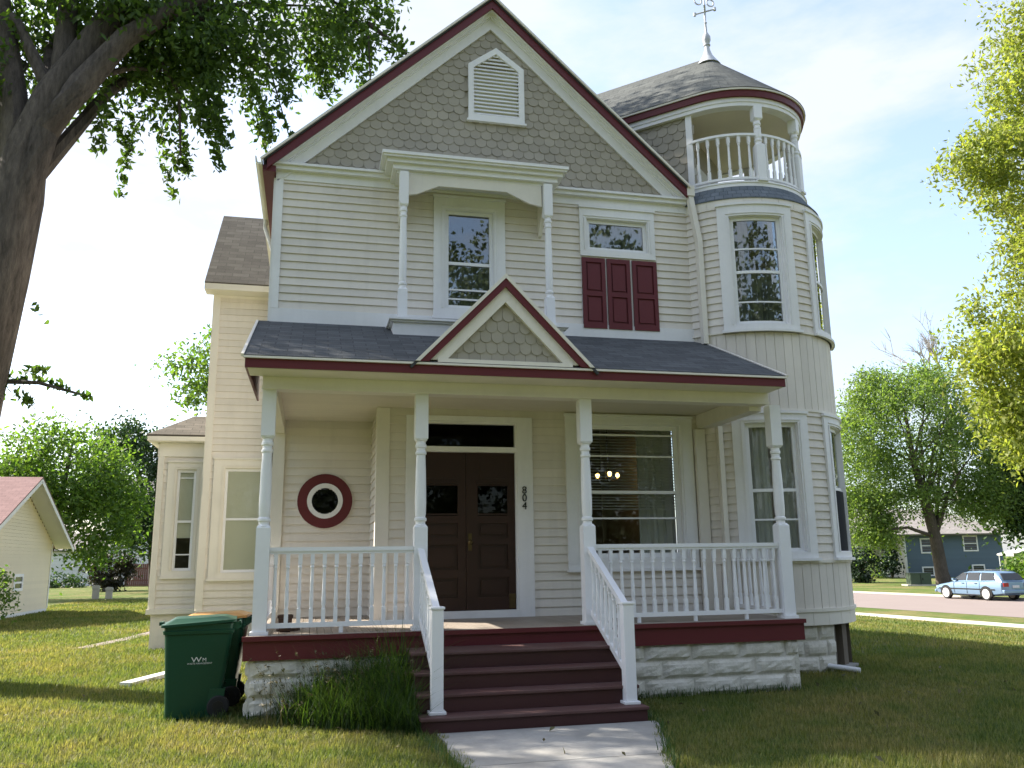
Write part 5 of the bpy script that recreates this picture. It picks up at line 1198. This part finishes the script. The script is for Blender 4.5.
V, F = blades(P_, (.14 + 1.05 * RNG.random(n) ** 1.5 * (.25 + .75 * t)) * np.clip(1.15 + .5 * P_[:, 1], .3, 1.2), .010, RNG.uniform(.15, 1.1, n), seg=5); V -= np.array([1.7, -.45, 0])
o = bpy.data.objects.new('blades', fastmesh('blades', V, F, M['weed'])); COL.objects.link(o); o.parent = wd
n = 120; P_ = np.stack([RNG.uniform(.85, 2.35, n), RNG.uniform(-.75, -.1, n), np.zeros(n)], 1); V, F = blades(P_, RNG.uniform(.35, .95, n), .006, RNG.uniform(.2, .8, n), seg=5); V2 = []
tips = V.reshape(n, 11, 3)
hd_ = np.concatenate([tips[:, 6 + (k % 4), :] + RNG.normal(size=(n, 3)) * .012 for k in range(8)]); VH, FH = leaves(hd_, .04, .2, .35)
V3 = np.concatenate([V, VH]); F3 = np.concatenate([F, FH + len(V)]); V3 -= np.array([1.7, -.45, 0])
o = bpy.data.objects.new('seed_stalks', fastmesh('seed_stalks', V3, F3, M['straw'])); COL.objects.link(o); o.parent = wd
# lawn blades, thinning with distance
def lawn():
    N_ = 1150000; out = []
    x = RNG.uniform(-7, 15, N_); y = RNG.uniform(-4.2, 12, N_); d = np.hypot(x - 1.25, y + 9.67)
    keep = RNG.random(N_) < np.clip((8.0 / d) ** 2.0, .03, 1)
    keep &= ~((x > .58) & (x < 7.2) & (y > -.03)) & ~((x > 2.28) & (x < 4.56) & (y > -1.43) & (y < 0)) & ~((x - 7.99) ** 2 + (y - 2.645) ** 2 < 1.38 ** 2)
    e = .05 * np.sin(y * 7) + .04 * np.sin(y * 19 + 1)
    keep &= ~((y < -1.4) & (x > 2.43 + e + np.maximum(0, .07 * (-y - 1.4))) & (x < 4.60 - .36 * np.clip(-y - 1.5, 0, 2) + e))
    keep &= ~((x > -.16) & (x < .5) & (y > .1) & (y < 1.5)) & ~((x > .6) & (y > 3)) & ~((x > -.77) & (y > 7.3)) & ~((x > -1.75) & (y > 8.2))
    ang = (x - 1.25) / (y + 9.67); keep &= (ang > -.8) & (ang < 1.5)
    x, y, d = x[keep], y[keep], d[keep]
    x, y, d = x[:450000], y[:450000], d[:450000]
    n = len(x); patchy = .5 + .5 * np.sin(x * 1.7 + 1.3 * np.sin(y * 1.1)) * np.sin(y * 2.3 + np.sin(x * 2.1))
    h = RNG.uniform(.025, .06, n) * (.75 + .6 * patchy); wide = .0045 + .0016 * np.maximum(0, d - 7) / 4
    P_ = np.stack([x, y, np.zeros(n)], 1); a = RNG.random(n) * 2 * np.pi; dd = np.stack([np.cos(a), np.sin(a), np.zeros(n)], 1); s = np.stack([-np.sin(a), np.cos(a), np.zeros(n)], 1)
    L = RNG.uniform(.1, .9, n)[:, None]; H = h[:, None]
    V = np.stack([P_ - s * wide[:, None], P_ + s * wide[:, None], P_ + dd * L * H + np.array([0, 0, 1.]) * H], 1).reshape(-1, 3); F = np.arange(n * 3).reshape(-1, 3)
    m_ = 150000; x = np.concatenate([RNG.uniform(-9, -.5, m_), RNG.uniform(8.5, 22, m_)]); y = np.concatenate([RNG.uniform(3, 34, m_), RNG.uniform(-3, 24, m_)])
    d = np.hypot(x - 1.25, y + 9.67); k = (d > 12) & (RNG.random(len(x)) < np.clip(15 / d, 0, 1)) & ~((x > -.8) & (x < 7)) & ~((x > -1.78) & (x < 0) & (y > 8.1)) & ~((x < -7.95) & (y > 16.7) & (y < 25)) & ~(np.hypot(x - 7.99, y - 2.645) < 1.5)
    pa = np.abs(x - np.interp(y, [8.95, 10.8, 12.6, 14.5], [-3.05, -2.65, -2.35, -2.2])) < .2; k &= ~(pa & (y > 8.9) & (y < 14.5))
    pv = x - (22.4 - .125 * (y - 16.6)); k &= ~((pv > .05) & (pv < 1.1))
    x, y, d = x[k], y[k], d[k]; n = len(x); t = np.clip((x - 10.5) / 11.5, 0, 1); z = -.70 * t * t * (3 - 2 * t) - .004
    P_ = np.stack([x, y, z], 1); a = RNG.random(n) * 2 * np.pi; dd = np.stack([np.cos(a), np.sin(a), np.zeros(n)], 1); s = np.stack([-np.sin(a), np.cos(a), np.zeros(n)], 1); w = (.0006 * d)[:, None]; H = RNG.uniform(.035, .085, n)[:, None]; L = RNG.uniform(.1, .9, n)[:, None]
    V2 = np.stack([P_ - s * w, P_ + s * w, P_ + dd * L * H + np.array([0, 0, 1.]) * H], 1).reshape(-1, 3)
    V = np.concatenate([V, V2]); F = np.arange(len(V)).reshape(-1, 3)
    return V, F
V, F = lawn(); o = bpy.data.objects.new('grass', fastmesh('grass', V, F, M['grass'])); COL.objects.link(o); tag(o, 'mown lawn grass with dry straw coloured patches', 'grass', kind='stuff')
# fringe of longer grass at edges nobody trims
fr_ = []
for (x0, y0, x1, y1, n) in [(.62, -.06, 2.3, -.1, 260), (4.58, -.07, 7.1, -.07, 420), (7.12, -.05, 7.15, 1.5, 120), (2.30, -1.5, 2.45, -3.4, 260), (4.62, -1.5, 3.95, -3.4, 260), (2.2, -1.44, 2.25, -.1, 160), (4.6, -1.44, 4.6, -.1, 160), (-.15, .09, .5, .09, 90), (-.17, .1, -.2, .8, 60), (8.6, 1.35, 7.4, 1.5, 120)]:
    t = RNG.random((n, 1)); fr_.append(np.concatenate([x0 + (x1 - x0) * t, y0 + (y1 - y0) * t, 0 * t], 1) + np.concatenate([RNG.normal(size=(n, 2)) * .035, np.zeros((n, 1))], 1))
P_ = np.concatenate(fr_); V, F = blades(P_, RNG.uniform(.05, .15, len(P_)), .008, RNG.uniform(.2, .8, len(P_)), seg=3); o = bpy.data.objects.new('edge_grass', fastmesh('edge_grass', V, F, M['weed'])); COL.objects.link(o); tag(o, 'longer untrimmed grass along the foundation and walk edges', 'grass', kind='stuff')
n = 90; C_ = np.stack([RNG.uniform(-4, 10, n), RNG.uniform(-3.6, 2.2, n), np.full(n, .045)], 1); C_ = C_[~((C_[:, 0] > .4) & (C_[:, 0] < 7.3) & (C_[:, 1] > -.1)) & ~((C_[:, 0] > 2.2) & (C_[:, 0] < 4.6) & (C_[:, 1] > -1.5))]
V, F = leaves(C_, .07, 0, .6, flat=1.0); o = bpy.data.objects.new('fallen_leaves', fastmesh('fallen_leaves', V, F, M['straw'])); COL.objects.link(o); tag(o, 'dry fallen leaves scattered over the lawn', 'leaves', kind='stuff')
# wooded far side of the street behind the viewer: what the panes mirror
rng = np.random.default_rng(31); ell = []
for k in range(11): ell.append((-34 + k * 7.5 + rng.uniform(-1.5, 1.5), -35 + rng.uniform(-3, 3), 11.4 + rng.uniform(-1, 1.5), 5.2, 3.4, 11.0 + rng.uniform(-2.5, 3), 170))
for k in range(14): ell.append((-34 + k * 6 + rng.uniform(-1, 1), -31.5 + rng.uniform(-1, 1), 2.4, 3.6, 1.6, 2.3, 60))  # low row added to darken bright gaps in the pane reflections
V, F = leaves(foliage(clumps(ell, rng, .12), 80, 1.3, rng), .4, .2, .6, rng=rng); o = bpy.data.objects.new('treeline', fastmesh('treeline', V, F, M['leaf_far'])); COL.objects.link(o); tag(o, 'trees across the front street mirrored in the window panes', 'trees', kind='stuff')

# ------------------------------------------------------------------ light, sky, camera
SD = Vector((-.81, .586, 0)).normalized(); EL = R(38)
sun_dir = Vector((SD.x * math.cos(EL), SD.y * math.cos(EL), math.sin(EL)))
sl_ = bpy.data.lights.new('sun', 'SUN'); sl_.energy = 4.6; sl_.angle = R(.55); sl_.color = (1, .93, .82)
so = bpy.data.objects.new('sun', sl_); so.rotation_euler = (-sun_dir).to_track_quat('-Z', 'Y').to_euler(); so.location = sun_dir * 60; COL.objects.link(so)
wo = bpy.data.worlds.new('World'); scn.world = wo; wo.use_nodes = True; nt = wo.node_tree; bg = nt.nodes['Background']
sk = nt.nodes.new('ShaderNodeTexSky'); sk.sky_type = 'NISHITA'; sk.sun_disc = False; sk.sun_elevation = EL; sk.sun_rotation = math.atan2(SD.x, SD.y); sk.air_density = 1.0; sk.dust_density = 2.2; sk.ozone_density = 1.0; sk.altitude = 300
tc = nt.nodes.new('ShaderNodeTexCoord'); mp = nt.nodes.new('ShaderNodeMapping'); mp.inputs['Scale'].default_value = (1.2, 1.2, 3.2); mp.inputs['Rotation'].default_value = (0.2, .35, .5); nt.links.new(tc.outputs['Generated'], mp.inputs[0])
nz = nt.nodes.new('ShaderNodeTexNoise'); nz.inputs['Scale'].default_value = 2.1; nz.inputs['Detail'].default_value = 7; nz.inputs['Roughness'].default_value = .58; nt.links.new(mp.outputs[0], nz.inputs['Vector'])
cf = ramp(nt, nz.outputs['Fac'], [(.43, (.22, .22, .22)), (.60, (.97, .97, .97))])
cl = mixc(nt, cf, sk.outputs[0], (2.3, 2.46, 2.8))
nt.links.new(cl, bg.inputs['Color']); bg.inputs['Strength'].default_value = .13
cam = bpy.data.cameras.new('camera'); co = bpy.data.objects.new('camera', cam); COL.objects.link(co); scn.camera = co
F_, YAW, PIT, ROL = 842.54, .2333, .2061, -.0140
fw = Vector((math.sin(YAW) * math.cos(PIT), math.cos(YAW) * math.cos(PIT), math.sin(PIT))); rt = Vector((math.cos(YAW), -math.sin(YAW), 0)); up = rt.cross(fw)
r2 = rt * math.cos(ROL) + up * math.sin(ROL); u2 = -rt * math.sin(ROL) + up * math.cos(ROL)
mt = Matrix((r2, u2, -fw)).transposed().to_4x4(); mt.translation = Vector((1.2463, -9.6706, 1.5853)); co.matrix_world = mt
cam.sensor_fit = 'HORIZONTAL'; cam.sensor_width = 36; cam.lens = F_ / 1024 * 36; cam.clip_start = .05; cam.clip_end = 2000
scn.render.engine = 'CYCLES'; scn.cycles.max_bounces = 8; scn.cycles.diffuse_bounces = 4; scn.cycles.glossy_bounces = 3; scn.cycles.transparent_max_bounces = 16; scn.cycles.transmission_bounces = 4
scn.cycles.use_denoising = True
try: scn.cycles.denoiser = 'OPENIMAGEDENOISE'
except Exception: pass
scn.cycles.caustics_reflective = False; scn.cycles.caustics_refractive = False
scn.view_settings.view_transform = 'Standard'; scn.view_settings.look = 'None'; scn.view_settings.gamma = 1; scn.view_settings.exposure = 1.68
